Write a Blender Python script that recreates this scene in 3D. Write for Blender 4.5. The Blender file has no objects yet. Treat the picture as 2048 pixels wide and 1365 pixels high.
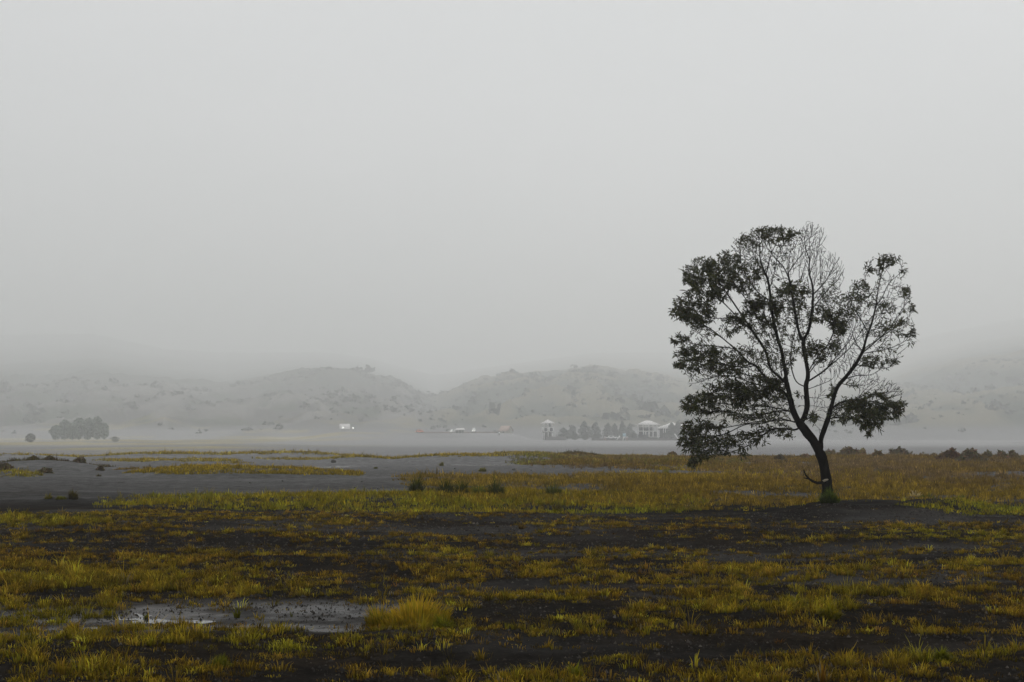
import bpy, math, random
import numpy as np
from mathutils import Vector, kdtree

# ------------------------------------------------------------------ camera, sky, sun, exposure
SC = bpy.context.scene
COL = SC.collection
R = math.radians
CZ = 2.0                       # eye height above the sand
F = 2844.0                     # focal length in photo pixels (50 mm on a 36 mm sensor)
HOR = 868.0                    # horizon row in the photo
PITCH = math.atan((HOR - 682.5) / F)
cam_d = bpy.data.cameras.new('camera'); cam = bpy.data.objects.new('camera', cam_d)
COL.objects.link(cam); SC.camera = cam
cam_d.lens = 50; cam_d.sensor_width = 36; cam_d.clip_start = 0.1; cam_d.clip_end = 30000
cam.location = (0, 0, CZ); cam.rotation_euler = (R(90) + PITCH, 0, 0)

SUN_EL, SUN_AZ = 52.0, 20.0    # azimuth clockwise from +Y (behind the hills, a little right)
W = bpy.data.worlds.new('World'); SC.world = W; W.use_nodes = True
nt = W.node_tree; nt.nodes.clear()
def N(tree, kind, **kw):
    n = tree.nodes.new(kind)
    for k, v in kw.items(): setattr(n, k, v)
    return n
out = N(nt, 'ShaderNodeOutputWorld'); bg = N(nt, 'ShaderNodeBackground')
sky = N(nt, 'ShaderNodeTexSky', sky_type='NISHITA', sun_disc=False, sun_elevation=R(SUN_EL), sun_rotation=R(SUN_AZ))
tc = N(nt, 'ShaderNodeTexCoord'); mp = N(nt, 'ShaderNodeMapping'); mp.inputs['Scale'].default_value = (1.2, 1.2, 3.2)
nz = N(nt, 'ShaderNodeTexNoise'); nz.inputs['Scale'].default_value = 2.4; nz.inputs['Detail'].default_value = 5; nz.inputs['Roughness'].default_value = .45
nt.links.new(tc.outputs['Generated'], mp.inputs[0]); nt.links.new(mp.outputs[0], nz.inputs['Vector'])
cr = N(nt, 'ShaderNodeValToRGB')
SKYV = 9.5
cr.color_ramp.elements[0].position = .3; cr.color_ramp.elements[0].color = (.87, .885, .885, 1)
cr.color_ramp.elements[1].position = .7; cr.color_ramp.elements[1].color = (1.0, 1.0, 1.0, 1)
nt.links.new(nz.outputs['Fac'], cr.inputs[0])
sc_ = N(nt, 'ShaderNodeVectorMath', operation='SCALE'); sc_.inputs['Scale'].default_value = SKYV
nt.links.new(cr.outputs[0], sc_.inputs[0])
mx = N(nt, 'ShaderNodeMix', data_type='RGBA'); mx.inputs['Factor'].default_value = .93
nt.links.new(sky.outputs[0], mx.inputs['A']); nt.links.new(sc_.outputs[0], mx.inputs['B'])
nt.links.new(mx.outputs['Result'], bg.inputs[0]); bg.inputs[1].default_value = 0.10
nt.links.new(bg.outputs[0], out.inputs[0])

sd = bpy.data.lights.new('sun', 'SUN'); sd.energy = 1.45; sd.angle = R(14); sd.color = (1, .97, .94)
so = bpy.data.objects.new('sun', sd); COL.objects.link(so)
so.rotation_euler = (R(90 - SUN_EL), 0, R(180 - SUN_AZ)); so.location = (0, 0, 60)

HAZE_DENSITY = 0.00061
vs = SC.view_settings
vs.view_transform = 'Standard'; vs.look = 'None'; vs.exposure = -0.27; vs.gamma = 1; vs.use_curve_mapping = False
SC.render.engine = 'CYCLES'
cy = SC.cycles
cy.use_denoising = True; cy.volume_bounces = 4; cy.max_bounces = 8; cy.transparent_max_bounces = 12
cy.use_adaptive_sampling = True; cy.adaptive_threshold = .01

# ------------------------------------------------------------------ helpers
rng = np.random.default_rng(7)
cp, sp_ = math.cos(PITCH), math.sin(PITCH)
def ray(u, v):
    x = (u - 1024) / F; y = (682.5 - v) / F
    return np.array([x, cp - y * sp_, sp_ + y * cp])
def P(u, v, Y):
    d = ray(u, v); return np.array([0, 0, CZ]) + d * (Y / d[1])
def gnd(u, v, z=0.0):
    """point of the photo's ground (height z) at that row and column"""
    d = ray(u, v); t = (z - CZ) / d[2]; return np.array([d[0] * t, d[1] * t, z])
def uv(x, y, z=0.0):
    """world -> photo coordinates (arrays)"""
    zz = np.asarray(z) - CZ; dep = y * cp + zz * sp_; up = zz * cp - y * sp_
    return 1024 + F * x / dep, 682.5 - F * up / dep

def tag(o, label=None, cat=None, group=None, kind=None):
    if label: o['label'] = label
    if cat: o['category'] = cat
    if group: o['group'] = group
    if kind: o['kind'] = kind
    return o
def empty(name, loc, rz=0.0):
    o = bpy.data.objects.new(name, None); COL.objects.link(o); o.location = loc; o.rotation_euler.z = rz
    o.empty_display_size = .3
    return o
def raw_mesh(name, verts, faces_flat, face_sizes, mat, parent=None, colors=None, smooth=False, attrs=None):
    me = bpy.data.meshes.new(name)
    verts = np.asarray(verts, np.float32); faces_flat = np.asarray(faces_flat, np.int32); face_sizes = np.asarray(face_sizes, np.int32)
    me.vertices.add(len(verts)); me.vertices.foreach_set('co', verts.ravel())
    me.loops.add(len(faces_flat)); me.loops.foreach_set('vertex_index', faces_flat)
    me.polygons.add(len(face_sizes))
    st = np.concatenate([[0], np.cumsum(face_sizes)[:-1]]).astype(np.int32)
    me.polygons.foreach_set('loop_start', st); me.polygons.foreach_set('loop_total', face_sizes)
    if smooth: me.polygons.foreach_set('use_smooth', np.ones(len(face_sizes), bool))
    me.update(calc_edges=True); me.validate()
    if colors is not None:
        a = me.color_attributes.new('tint', 'FLOAT_COLOR', 'POINT')
        c = np.ones((len(verts), 4), np.float32); c[:, :3] = colors; a.data.foreach_set('color', c.ravel())
    for k, v in (attrs or {}).items():
        a = me.attributes.new(k, 'FLOAT', 'POINT'); a.data.foreach_set('value', np.asarray(v, np.float32))
    me.materials.append(mat)
    o = bpy.data.objects.new(name, me); COL.objects.link(o)
    if parent: o.parent = parent
    return o
def posts(lst, name, mat, parent, w):
    for a, b in lst: MB().bar(a, b, w).build(name, mat, parent)
class MB:
    """collects simple solids into one mesh"""
    def __init__(s): s.v = []; s.f = []
    def add(s, vs, fs):
        b = len(s.v); s.v += [tuple(map(float, q)) for q in vs]; s.f += [tuple(i + b for i in f) for f in fs]; return s
    def box(s, x0, x1, y0, y1, z0, z1):
        return s.add([(x0,y0,z0),(x1,y0,z0),(x1,y1,z0),(x0,y1,z0),(x0,y0,z1),(x1,y0,z1),(x1,y1,z1),(x0,y1,z1)],
                     [(3,2,1,0),(4,5,6,7),(0,1,5,4),(1,2,6,5),(2,3,7,6),(3,0,4,7)])
    def bar(s, a, b, w):
        a = Vector(a); b = Vector(b); d = (b - a).normalized(); u = d.orthogonal().normalized() * w / 2; q = d.cross(u).normalized() * w / 2
        vs = [a-u-q, a+u-q, a+u+q, a-u+q, b-u-q, b+u-q, b+u+q, b-u+q]
        return s.add(vs, [(3,2,1,0),(4,5,6,7),(0,1,5,4),(1,2,6,5),(2,3,7,6),(3,0,4,7)])
    def hip(s, x0, x1, y0, y1, z0, z1, ridge, th=.25, cx=None):
        """hipped roof slab with a ridge of that length along x"""
        cx = (x0 + x1) / 2 if cx is None else cx; cy_ = (y0 + y1) / 2
        r = max(ridge, .3) / 2
        vs = [(x0,y0,z0),(x1,y0,z0),(x1,y1,z0),(x0,y1,z0),(x0,y0,z0+th),(x1,y0,z0+th),(x1,y1,z0+th),(x0,y1,z0+th),
              (cx-r,cy_-.1,z1),(cx+r,cy_-.1,z1),(cx+r,cy_+.1,z1),(cx-r,cy_+.1,z1)]
        return s.add(vs, [(3,2,1,0),(0,1,5,4),(1,2,6,5),(2,3,7,6),(3,0,4,7),(4,5,9,8),(5,6,10,9),(6,7,11,10),(7,4,8,11),(8,9,10,11)])
    def build(s, name, mat, parent=None, smooth=False):
        fl = [i for f in s.f for i in f]
        return raw_mesh(name, s.v, fl, [len(f) for f in s.f], mat, parent, smooth=smooth)

# --- numpy noise
def _h(ix, iy, s):
    n = (ix.astype(np.int64) * 374761393 + iy.astype(np.int64) * 668265263 + s * 974711) & 0x7fffffff
    n = ((n ^ (n >> 13)) * 1274126177) & 0x7fffffff
    n = n ^ (n >> 16)
    return (n & 0xffff) / 65535.0
def vn(x, y, s=0):
    ix = np.floor(x); iy = np.floor(y); fx = x - ix; fy = y - iy
    fx = fx * fx * fx * (fx * (fx * 6 - 15) + 10); fy = fy * fy * fy * (fy * (fy * 6 - 15) + 10)
    a = _h(ix, iy, s); b = _h(ix + 1, iy, s); c = _h(ix, iy + 1, s); d = _h(ix + 1, iy + 1, s)
    return (a * (1 - fx) + b * fx) * (1 - fy) + (c * (1 - fx) + d * fx) * fy
def fbm(x, y, s=0, o=4, g=.5):
    t = 0; a = 1; n = 0
    for k in range(o):
        t = t + a * vn(x * 2**k + 17.3 * k, y * 2**k - 9.1 * k, s + k); n += a; a *= g
    return t / n                      # 0..1, mean .5
def sst(a, b, x):
    t = np.clip((x - a) / (b - a), 0, 1); return t * t * (3 - 2 * t)

# ------------------------------------------------------------------ materials
def mat_new(name):
    m = bpy.data.materials.new(name); m.use_nodes = True
    t = m.node_tree; b = t.nodes['Principled BSDF']; return m, t, b
def mat_plain(name, col, rough=.7, var=.25, scale=3.0, metal=0, bump=.1):
    m, t, b = mat_new(name)
    tcn = N(t, 'ShaderNodeTexCoord'); n = N(t, 'ShaderNodeTexNoise'); n.inputs['Scale'].default_value = scale; n.inputs['Detail'].default_value = 6
    t.links.new(tcn.outputs['Object'], n.inputs['Vector'])
    r = N(t, 'ShaderNodeValToRGB'); e = r.color_ramp.elements
    e[0].position = .3; e[1].position = .7
    e[0].color = (*[c * (1 - var) for c in col], 1); e[1].color = (*[min(1, c * (1 + var)) for c in col], 1)
    t.links.new(n.outputs['Fac'], r.inputs[0]); t.links.new(r.outputs[0], b.inputs['Base Color'])
    b.inputs['Roughness'].default_value = rough; b.inputs['Metallic'].default_value = metal
    if bump:
        bp = N(t, 'ShaderNodeBump'); bp.inputs['Strength'].default_value = bump; bp.inputs['Distance'].default_value = .05
        t.links.new(n.outputs['Fac'], bp.inputs['Height']); t.links.new(bp.outputs[0], b.inputs['Normal'])
    return m
def mat_leaf(name, transl=.35, rough=.55, spec=.25, default=None):
    """leaf or blade: tint comes from the plant's own colour attribute"""
    m, t, b = mat_new(name)
    at = N(t, 'ShaderNodeAttribute', attribute_name='tint')
    b.inputs['Roughness'].default_value = rough; b.inputs['Specular IOR Level'].default_value = spec
    t.links.new(at.outputs['Color'], b.inputs['Base Color'])
    tr = N(t, 'ShaderNodeBsdfTranslucent'); t.links.new(at.outputs['Color'], tr.inputs['Color'])
    ms = N(t, 'ShaderNodeMixShader'); ms.inputs[0].default_value = transl
    t.links.new(b.outputs[0], ms.inputs[1]); t.links.new(tr.outputs[0], ms.inputs[2])
    t.links.new(ms.outputs[0], t.nodes['Material Output'].inputs['Surface'])
    return m
def mat_ground():
    m, t, b = mat_new('volcanic_sand')
    at = N(t, 'ShaderNodeAttribute', attribute_name='tint'); wet = N(t, 'ShaderNodeAttribute', attribute_name='wet')
    geo = N(t, 'ShaderNodeNewGeometry')
    n1 = N(t, 'ShaderNodeTexNoise'); n1.inputs['Scale'].default_value = 2.2; n1.inputs['Detail'].default_value = 9; n1.inputs['Roughness'].default_value = .62
    n2 = N(t, 'ShaderNodeTexNoise'); n2.inputs['Scale'].default_value = 16; n2.inputs['Detail'].default_value = 6; n2.inputs['Roughness'].default_value = .7
    vo = N(t, 'ShaderNodeTexVoronoi'); vo.inputs['Scale'].default_value = 13
    for q in (n1, n2, vo): t.links.new(geo.outputs['Position'], q.inputs['Vector'])
    mr = N(t, 'ShaderNodeMapRange'); mr.inputs[1].default_value = .25; mr.inputs[2].default_value = .75; mr.inputs[3].default_value = .45; mr.inputs[4].default_value = 1.75
    t.links.new(n1.outputs['Fac'], mr.inputs[0])
    m2 = N(t, 'ShaderNodeMapRange'); m2.inputs[1].default_value = .3; m2.inputs[2].default_value = .7; m2.inputs[3].default_value = .45; m2.inputs[4].default_value = 1.6
    t.links.new(n2.outputs['Fac'], m2.inputs[0])
    mu = N(t, 'ShaderNodeMath', operation='MULTIPLY'); t.links.new(mr.outputs[0], mu.inputs[0]); t.links.new(m2.outputs[0], mu.inputs[1])
    sc = N(t, 'ShaderNodeVectorMath', operation='SCALE'); t.links.new(at.outputs['Color'], sc.inputs[0]); t.links.new(mu.outputs[0], sc.inputs['Scale'])
    t.links.new(sc.outputs[0], b.inputs['Base Color'])
    # wet sand is smoother; small pits break the sheen up
    w2 = N(t, 'ShaderNodeMath', operation='MULTIPLY'); t.links.new(wet.outputs['Fac'], w2.inputs[0]); t.links.new(mr.outputs[0], w2.inputs[1])
    rr = N(t, 'ShaderNodeMapRange'); rr.inputs[1].default_value = 0; rr.inputs[2].default_value = 1.1; rr.inputs[3].default_value = 1.0; rr.inputs[4].default_value = .5
    t.links.new(w2.outputs[0], rr.inputs[0]); t.links.new(rr.outputs[0], b.inputs['Roughness'])
    sl = N(t, 'ShaderNodeMapRange'); sl.inputs[3].default_value = 0; sl.inputs[4].default_value = .36
    t.links.new(wet.outputs['Fac'], sl.inputs[0]); t.links.new(sl.outputs[0], b.inputs['Specular IOR Level'])
    hs = N(t, 'ShaderNodeMath', operation='MULTIPLY_ADD'); hs.inputs[1].default_value = .35
    t.links.new(n2.outputs['Fac'], hs.inputs[0]); t.links.new(n1.outputs['Fac'], hs.inputs[2])
    bp = N(t, 'ShaderNodeBump'); bp.inputs['Distance'].default_value = .06; bp.inputs['Strength'].default_value = .75
    t.links.new(hs.outputs[0], bp.inputs['Height']); t.links.new(bp.outputs[0], b.inputs['Normal'])
    return m
def mat_bark(name, col):
    m, t, b = mat_new(name)
    tcn = N(t, 'ShaderNodeTexCoord'); mpn = N(t, 'ShaderNodeMapping'); mpn.inputs['Scale'].default_value = (6, 6, 1.6)
    n = N(t, 'ShaderNodeTexNoise'); n.inputs['Scale'].default_value = 2.5; n.inputs['Detail'].default_value = 8; n.inputs['Roughness'].default_value = .65
    t.links.new(tcn.outputs['Object'], mpn.inputs[0]); t.links.new(mpn.outputs[0], n.inputs['Vector'])
    r = N(t, 'ShaderNodeValToRGB'); e = r.color_ramp.elements
    e[0].position = .35; e[0].color = (*[c * .5 for c in col], 1); e[1].position = .72; e[1].color = (*[c * 1.7 for c in col], 1)
    t.links.new(n.outputs['Fac'], r.inputs[0]); t.links.new(r.outputs[0], b.inputs['Base Color'])
    b.inputs['Roughness'].default_value = 1; b.inputs['Specular IOR Level'].default_value = .03
    bp = N(t, 'ShaderNodeBump'); bp.inputs['Distance'].default_value = .03; bp.inputs['Strength'].default_value = .8
    t.links.new(n.outputs['Fac'], bp.inputs['Height']); t.links.new(bp.outputs[0], b.inputs['Normal'])
    return m
def mat_water():
    m, t, b = mat_new('puddle_water')
    b.inputs['Base Color'].default_value = (.03, .032, .032, 1); b.inputs['Roughness'].default_value = .08; b.inputs['IOR'].default_value = 1.33
    geo = N(t, 'ShaderNodeNewGeometry'); n = N(t, 'ShaderNodeTexNoise'); n.inputs['Scale'].default_value = 9; n.inputs['Detail'].default_value = 3
    t.links.new(geo.outputs['Position'], n.inputs['Vector'])
    bp = N(t, 'ShaderNodeBump'); bp.inputs['Distance'].default_value = .004; bp.inputs['Strength'].default_value = .5
    t.links.new(n.outputs['Fac'], bp.inputs['Height']); t.links.new(bp.outputs[0], b.inputs['Normal'])
    return m
M_ground = mat_ground(); M_grass = mat_leaf('grass_blade', .45, .7, .03); M_leaf = mat_leaf('tree_leaf', .25, .5, .3)
M_scrub = mat_leaf('scrub_leaf', .15, .8, .1); M_bark = mat_bark('dark_bark', (.011, .0095, .008)); M_wood = mat_plain('split_wood', (.36, .31, .23), .8)
M_water = mat_water()
M_white = mat_plain('white_paint', (.8, .8, .78), .6, .06); M_rooftile = mat_plain('pale_roof', (.68, .66, .64), .7, .1)
M_rust = mat_plain('rust_roof', (.42, .31, .25), .7, .15); M_plaster = mat_plain('old_plaster', (.42, .4, .34), .8, .15)
M_dark = mat_plain('dark_parts_and_shade', (.04, .04, .045), .8); M_stone = mat_plain('lava_stone', (.10, .095, .09), .9, .3)  # near-black for dark parts, also stands in for shade inside openings
M_orange = mat_plain('orange_paint', (.75, .25, .12), .4, .05); M_tyre = mat_plain('rubber', (.03, .03, .03), .9); M_glass = mat_plain('vehicle_glass', (.05, .06, .07), .15, .05)
M_blue = mat_plain('pale_blue_board', (.42, .58, .66), .5, .05); M_pebble = mat_plain('pebble', (.07, .065, .06), .7, .3, 8)
M_pink = mat_plain('faded_red', (.27, .2, .18), .8, .15)
def mat_lamp():
    m, t, b = mat_new('headlamp_glow')
    b.inputs['Base Color'].default_value = (1, 1, .95, 1); b.inputs['Emission Color'].default_value = (1, .98, .9, 1); b.inputs['Emission Strength'].default_value = 3.5
    return m
M_lamp = mat_lamp()

# ------------------------------------------------------------------ the lie of the land
# mounds given by where they stand on the flat (photo column, row), half sizes there, height in metres
MOUNDS = [(330, 916, 210, 4.0, .30), (560, 914, 170, 3.0, .25), 
    (950, 921, 190, 4.0, .42), (1075, 920, 90, 3.5, .30), (1150, 914, 55, 3.0, .30), (715, 922, 75, 3.0, .30),
    (1500, 918, 620, 5.0, .04), (1860, 919, 260, 6.0, .08), (1240, 934, 230, 9.0, .22),
    (80, 938, 150, 6.0, .50), (480, 950, 250, 8.0, .32), (400, 942, 190, 3.0, .18), (20, 952, 60, 5.0, .22),
    (320, 912, 150, 3.0, .35), (560, 912, 130, 3.0, .25), (250, 903, 330, 2.2, .5), (30, 912, 150, 3.0, .3), (330, 928, 50, 2.0, .2),
    (820, 1004, 520, 17.0, .16), (1500, 975, 600, 16.0, .12), (125, 1002, 50, 8.0, .08),
    (1745, 1022, 200, 22.0, .20), (1900, 1015, 110, 12.0, .14), (1650, 1025, 60, 16, .10),
    (1250, 1060, 420, 16.0, .09), (120, 1060, 260, 16.0, .10), (850, 1285, 220, 26.0, .10), (250, 1300, 380, 22.0, .07),
    (1650, 1230, 380, 30.0, .07), (1750, 1300, 420, 14.0, -.07), (700, 1130, 500, 16, .04),
]
POOLS = [  # puddles and wet runnels: column, row, half sizes, depth
    (350, 1232, 400, 27, .05), (40, 1258, 170, 15, .045), (690, 1252, 110, 14, .04), (630, 933.0, 110, 1.7, .25), (955, 929.5, 105, 1.5, .25), (690, 930.5, 50, 1.0, .2), (40, 1150, 90, 5, .02),
    (560, 1222, 300, 16, .03), (330, 936.5, 150, 1.2, .06)]
WATER_Z = -.040
# the slopes beyond the plain: how high (photo row) the land has risen at each distance, per column
GX = np.array([-300, 0, 180, 330, 450, 560, 650, 730, 800, 870, 910, 960, 1050, 1180, 1300, 1400, 1600, 1750, 1850, 1950, 2048, 2400.])
SD = np.array([960., 1250, 1600, 2150, 3200, 6000])
SP = np.array([
 [873, 834, 796, 762, 728, 660], [872, 835, 800, 764, 730, 672], [872, 836, 796, 756, 722, 668], [872, 838, 800, 768, 742, 700], [872, 840, 808, 780, 755, 706], [871, 836, 800, 760, 742, 706], [870, 836, 792, 744, 738, 706], [870, 840, 798, 752, 745, 716],
 [870, 846, 812, 770, 764, 736], [868, 856, 836, 806, 792, 752], [867, 850, 818, 784, 778, 748], [866, 842, 802, 764, 760, 738], [866, 836, 788, 752, 748, 726], [866, 832, 782, 741, 736, 708], [868, 840, 794, 756, 742, 706],
 [869, 846, 806, 776, 752, 708], [872, 856, 832, 802, 774, 726], [872, 850, 822, 790, 764, 712], [868, 836, 792, 752, 726, 676], [866, 828, 774, 730, 704, 654], [866, 822, 764, 716, 688, 636], [866, 822, 764, 716, 688, 636]])
def slopes(x, y, u):
    """height of the slopes above the plain"""
    D = y * (1 + .16 * (fbm(x / 520, y / 900, 51, 3) - .5)) + 120 * (fbm(x / 130, y / 260, 53, 3) - .5)
    rows = [np.interp(u, GX, SP[:, k]) for k in range(6)]
    pr = np.full_like(x, 874.0)
    for k in range(5):
        t = np.clip((D - SD[k]) / (SD[k + 1] - SD[k]), 0, 1)
        pr = np.where(D > SD[k], rows[k] * (1 - t) + rows[k + 1] * t, pr)
    gul = 1 - np.abs(2 * fbm(x / 95 + .8 * vn(x / 160, y / 240, 3), y / 420, 61, 4) - 1)
    nse = (gul - .72) * 62 + (fbm(x / 38, y / 60, 71, 5, .62) - .5) * 44
    nse = nse * sst(980, 1300, D) * (1 - .85 * sst(1500, 2000, D) * .5 - .52 * sst(2050, 3000, D))
    z = (HOR - (pr - nse)) / F * y + 4.0
    return np.maximum(z, 0) * sst(985, 1110, y)
def land(x, y):
    x = np.asarray(x, float); y = np.asarray(y, float)
    yy = np.maximum(y, 1.0); r = np.hypot(x, y)
    u, v = uv(x, yy)
    z = np.zeros_like(x)
    z = z + (fbm(x / 5.5, y / 3.2, 3, 4) - .5) * .22 * sst(6, 20, r) * (1 - .3 * sst(60, 160, r))
    z = z + (fbm(x / .9, y / .6, 11, 3) - .5) * .055 * (1 - sst(60, 120, r))
    z = z + (fbm(x / .25, y / .18, 21, 3) - .5) * .034 * (1 - sst(24, 44, r))
    ok = (y > 4) & (y < 420)
    for (cu, cv, ru, rv, h) in MOUNDS:
        e = ((u - cu) / ru) ** 2 + ((v - cv) / rv) ** 2
        e = e * (1 + .5 * (fbm(x / 6 + cu, y / 6, 31, 2) - .5))
        z = z + np.where(ok, h * np.clip(1 - e, 0, 1) ** 1.1, 0)
    for (cu, cv, ru, rv, h) in POOLS:
        e = ((u - cu) / ru) ** 2 + ((v - cv) / rv) ** 2
        k = np.where(ok, np.clip(1.35 - e, 0, 1), 0); k = k * k * (3 - 2 * k)
        z = z * (1 - .58 * k) - (h * .60) * k
    z = z - 2.0 * sst(128, 215, y + .25 * np.abs(x) + 18 * (fbm(x / 30, y / 30, 5, 2) - .5))
    # low hummocks out on the crater floor
    z = z + np.clip(fbm(x / 40, y / 25, 41, 4) - .55, 0, 1) * 3.0 * sst(220, 330, y) * (1 - sst(900, 1400, y)) * (.1 + .9 * sst(-20, -140, x))
    # hills round the plain
    rise = 4.5 * sst(520, 1000, y) * sst(560, 700, u) * (1 - sst(1015, 1075, u))
    far = np.where(y > 500, np.maximum(rise, slopes(x, np.maximum(y, 1.), np.clip(u, -300, 2400))), 0)
    return z + far

# rings and spokes: fine where the photo looks, coarse all round
rad = np.concatenate([[.6, 1.2, 2.0, 3.0, 4.0], np.exp(np.linspace(math.log(5), math.log(6500), 900))])
th = np.concatenate([np.linspace(-180, -60, 25)[:-1], np.linspace(-60, -24, 60)[:-1], np.linspace(-24, 24, 760), np.linspace(24, 60, 60)[1:], np.linspace(60, 180, 25)[1:-1]])
TH = np.radians(th); nr, na = len(rad), len(th)
RR, AA = np.meshgrid(rad, TH, indexing='ij')
X = RR * np.sin(AA); Yg = RR * np.cos(AA)
Z = land(X.ravel(), Yg.ravel())
V = np.stack([X.ravel(), Yg.ravel(), Z], 1)
i0 = np.arange(nr - 1)[:, None] * na; j = np.arange(na)[None, :]; j2 = (j + 1) % na
quads = np.stack([i0 + j, i0 + j2, i0 + na + j2, i0 + na + j], -1).reshape(-1, 4)[:, ::-1]
ctr = len(V); V = np.vstack([V, [[0, 0, float(land(np.array([0.]), np.array([.1]))[0])]]])
jj = np.arange(na); tri = np.stack([np.full(na, ctr), jj, (jj + 1) % na], 1)[:, ::-1]
ff = np.concatenate([quads.ravel(), tri.ravel()]); fs = np.concatenate([np.full(len(quads), 4), np.full(na, 3)])

def pool_k(u, v, grow=1.0):
    k = np.zeros_like(u)
    for (cu, cv, ru, rv, h) in POOLS:
        k = np.maximum(k, 1 - (((u - cu) / (ru * grow)) ** 2 + ((v - cv) / (rv * grow)) ** 2))
    return k
x, y, z = V[:, 0], V[:, 1], V[:, 2]
u, v = uv(x, np.maximum(y, 1))
dark = np.array([.0115, .0103, .009]); floor_ = np.array([.074, .073, .072])
ash = np.array([.085, .084, .08]); greenh = np.array([.055, .066, .048]); tanh_ = np.array([.13, .12, .085])
c = np.repeat(dark[None], len(V), 0)
def blend(c, k, col): return c * (1 - k[:, None]) + np.asarray(col)[None] * k[:, None]
c = blend(c, sst(.45, .65, fbm(x / 2.2, y / 1.3, 81, 3)) * .5, [.018, .014, .010])
c = blend(c, sst(33, 62, y + 7 * (fbm(x / 6, y / 5, 84, 3) - .5)) * .8 + sst(60, 170, y) * .2, floor_)  # sand pales with distance: mist and sheen put into its colour
c = blend(c, sst(60, 135, y) * .8, [.155, .155, .155])  # stronger step of the mist and sheen painted into the farther sand
c = blend(c, sst(380, 620, y) * sst(.3, .6, fbm(x / 60, y / 140, 83, 4)), [.15, .15, .15])
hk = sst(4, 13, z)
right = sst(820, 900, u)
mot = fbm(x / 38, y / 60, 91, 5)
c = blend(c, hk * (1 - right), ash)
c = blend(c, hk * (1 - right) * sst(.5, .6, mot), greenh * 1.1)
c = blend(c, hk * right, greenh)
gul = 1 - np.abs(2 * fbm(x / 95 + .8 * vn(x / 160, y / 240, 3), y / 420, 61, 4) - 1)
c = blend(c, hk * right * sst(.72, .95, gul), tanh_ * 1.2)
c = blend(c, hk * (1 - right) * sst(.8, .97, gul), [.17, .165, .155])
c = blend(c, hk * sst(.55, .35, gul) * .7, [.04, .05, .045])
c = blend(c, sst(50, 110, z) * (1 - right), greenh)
# yellowish turf tint on the far dunes of the floor
yk = np.clip(fbm(x / 40, y / 25, 41, 4) - .55, 0, 1) * 8 * sst(220, 330, y) * (1 - sst(900, 1300, y)) * sst(-20, -140, x)
c = blend(c, np.clip(yk, 0, .8), [.26, .22, .10])
wet = np.clip(pool_k(u, v, 1.25) * 1.6, 0, 1) * (y > 3) * (y < 300) * (.35 + .65 * sst(.35, .6, fbm(x / .8, y / .5, 99, 4)))
wet = np.maximum(wet, .16 * sst(35, 120, y) + .25 * sst(.55, .75, fbm(x / 5, y / 2, 95, 4)))
wet = np.maximum(wet, .75 * sst(330, 520, y) * sst(.35, .6, fbm(x / 90, y / 200, 97, 3)) * (1 - hk))
wet = wet * (1 - hk * .8)
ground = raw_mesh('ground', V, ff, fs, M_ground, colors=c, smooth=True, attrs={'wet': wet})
tag(ground, kind='structure')

# standing water in the hollows
def pool(i, grow, name):
    cu, cv, ru, rv, h = POOLS[i]
    a = np.linspace(0, 2 * math.pi, 64, endpoint=False)
    pts = [gnd(cu + ru * grow * math.cos(t), cv + rv * grow * math.sin(t)) for t in a]
    o = raw_mesh(name, [(p[0], p[1], WATER_Z if i < 3 or i == 7 else -.070) for p in pts], list(range(64))[::-1], [64], M_water)
    return tag(o, kind='structure')
for i, g in ((0, 1.0), (3, 1.1), (4, 1.1)):
    o = pool(i, g, 'water')

# ------------------------------------------------------------------ grass
OLIVE = np.array([.125, .125, .008]); OCHRE = np.array([.29, .185, .010]); RUST = np.array([.19, .085, .014])
BROWN = np.array([.075, .046, .018]); PALE = np.array([.50, .39, .13]); GREEN = np.array([.07, .105, .012]); STRAW = np.array([.27, .22, .12])
def blades(px, py, pz, h, w, az, lean, cb, ct, curve=.35):
    """5-vertex bent blades; all arguments arrays of the same length"""
    n = len(px); dx, dy = np.cos(az), np.sin(az); fa = az + math.pi / 2 + rng.normal(0, .5, n)
    wx, wy = np.cos(fa) * w / 2, np.sin(fa) * w / 2
    l1 = h * np.sin(lean * .6) * .55; l2 = h * np.sin(lean) * 1.05; z1 = h * np.cos(lean * .6) * .55; z2 = h * np.cos(lean * (1 + curve)) * 1.0
    z2 = np.maximum(z2, z1 * .7)
    Vv = np.empty((n, 5, 3))
    Vv[:, 0] = np.stack([px - wx, py - wy, pz - .01], 1); Vv[:, 1] = np.stack([px + wx, py + wy, pz - .01], 1)
    mx_, my_ = px + dx * l1, py + dy * l1
    Vv[:, 2] = np.stack([mx_ + wx * .8, my_ + wy * .8, pz + z1], 1); Vv[:, 3] = np.stack([mx_ - wx * .8, my_ - wy * .8, pz + z1], 1)
    Vv[:, 4] = np.stack([px + dx * l2, py + dy * l2, pz + z2], 1)
    b = np.arange(n)[:, None] * 5
    fl = np.concatenate([b + np.array([[0, 1, 2, 3]]), b + np.array([[3, 2, 4]])], 1).ravel()
    sz = np.tile([4, 3], n)
    C = np.empty((n, 5, 3)); C[:, 0] = cb; C[:, 1] = cb; C[:, 2] = (cb + ct) / 2; C[:, 3] = C[:, 2]; C[:, 4] = ct
    return Vv.reshape(-1, 3), fl, sz, C.reshape(-1, 3)
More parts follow.
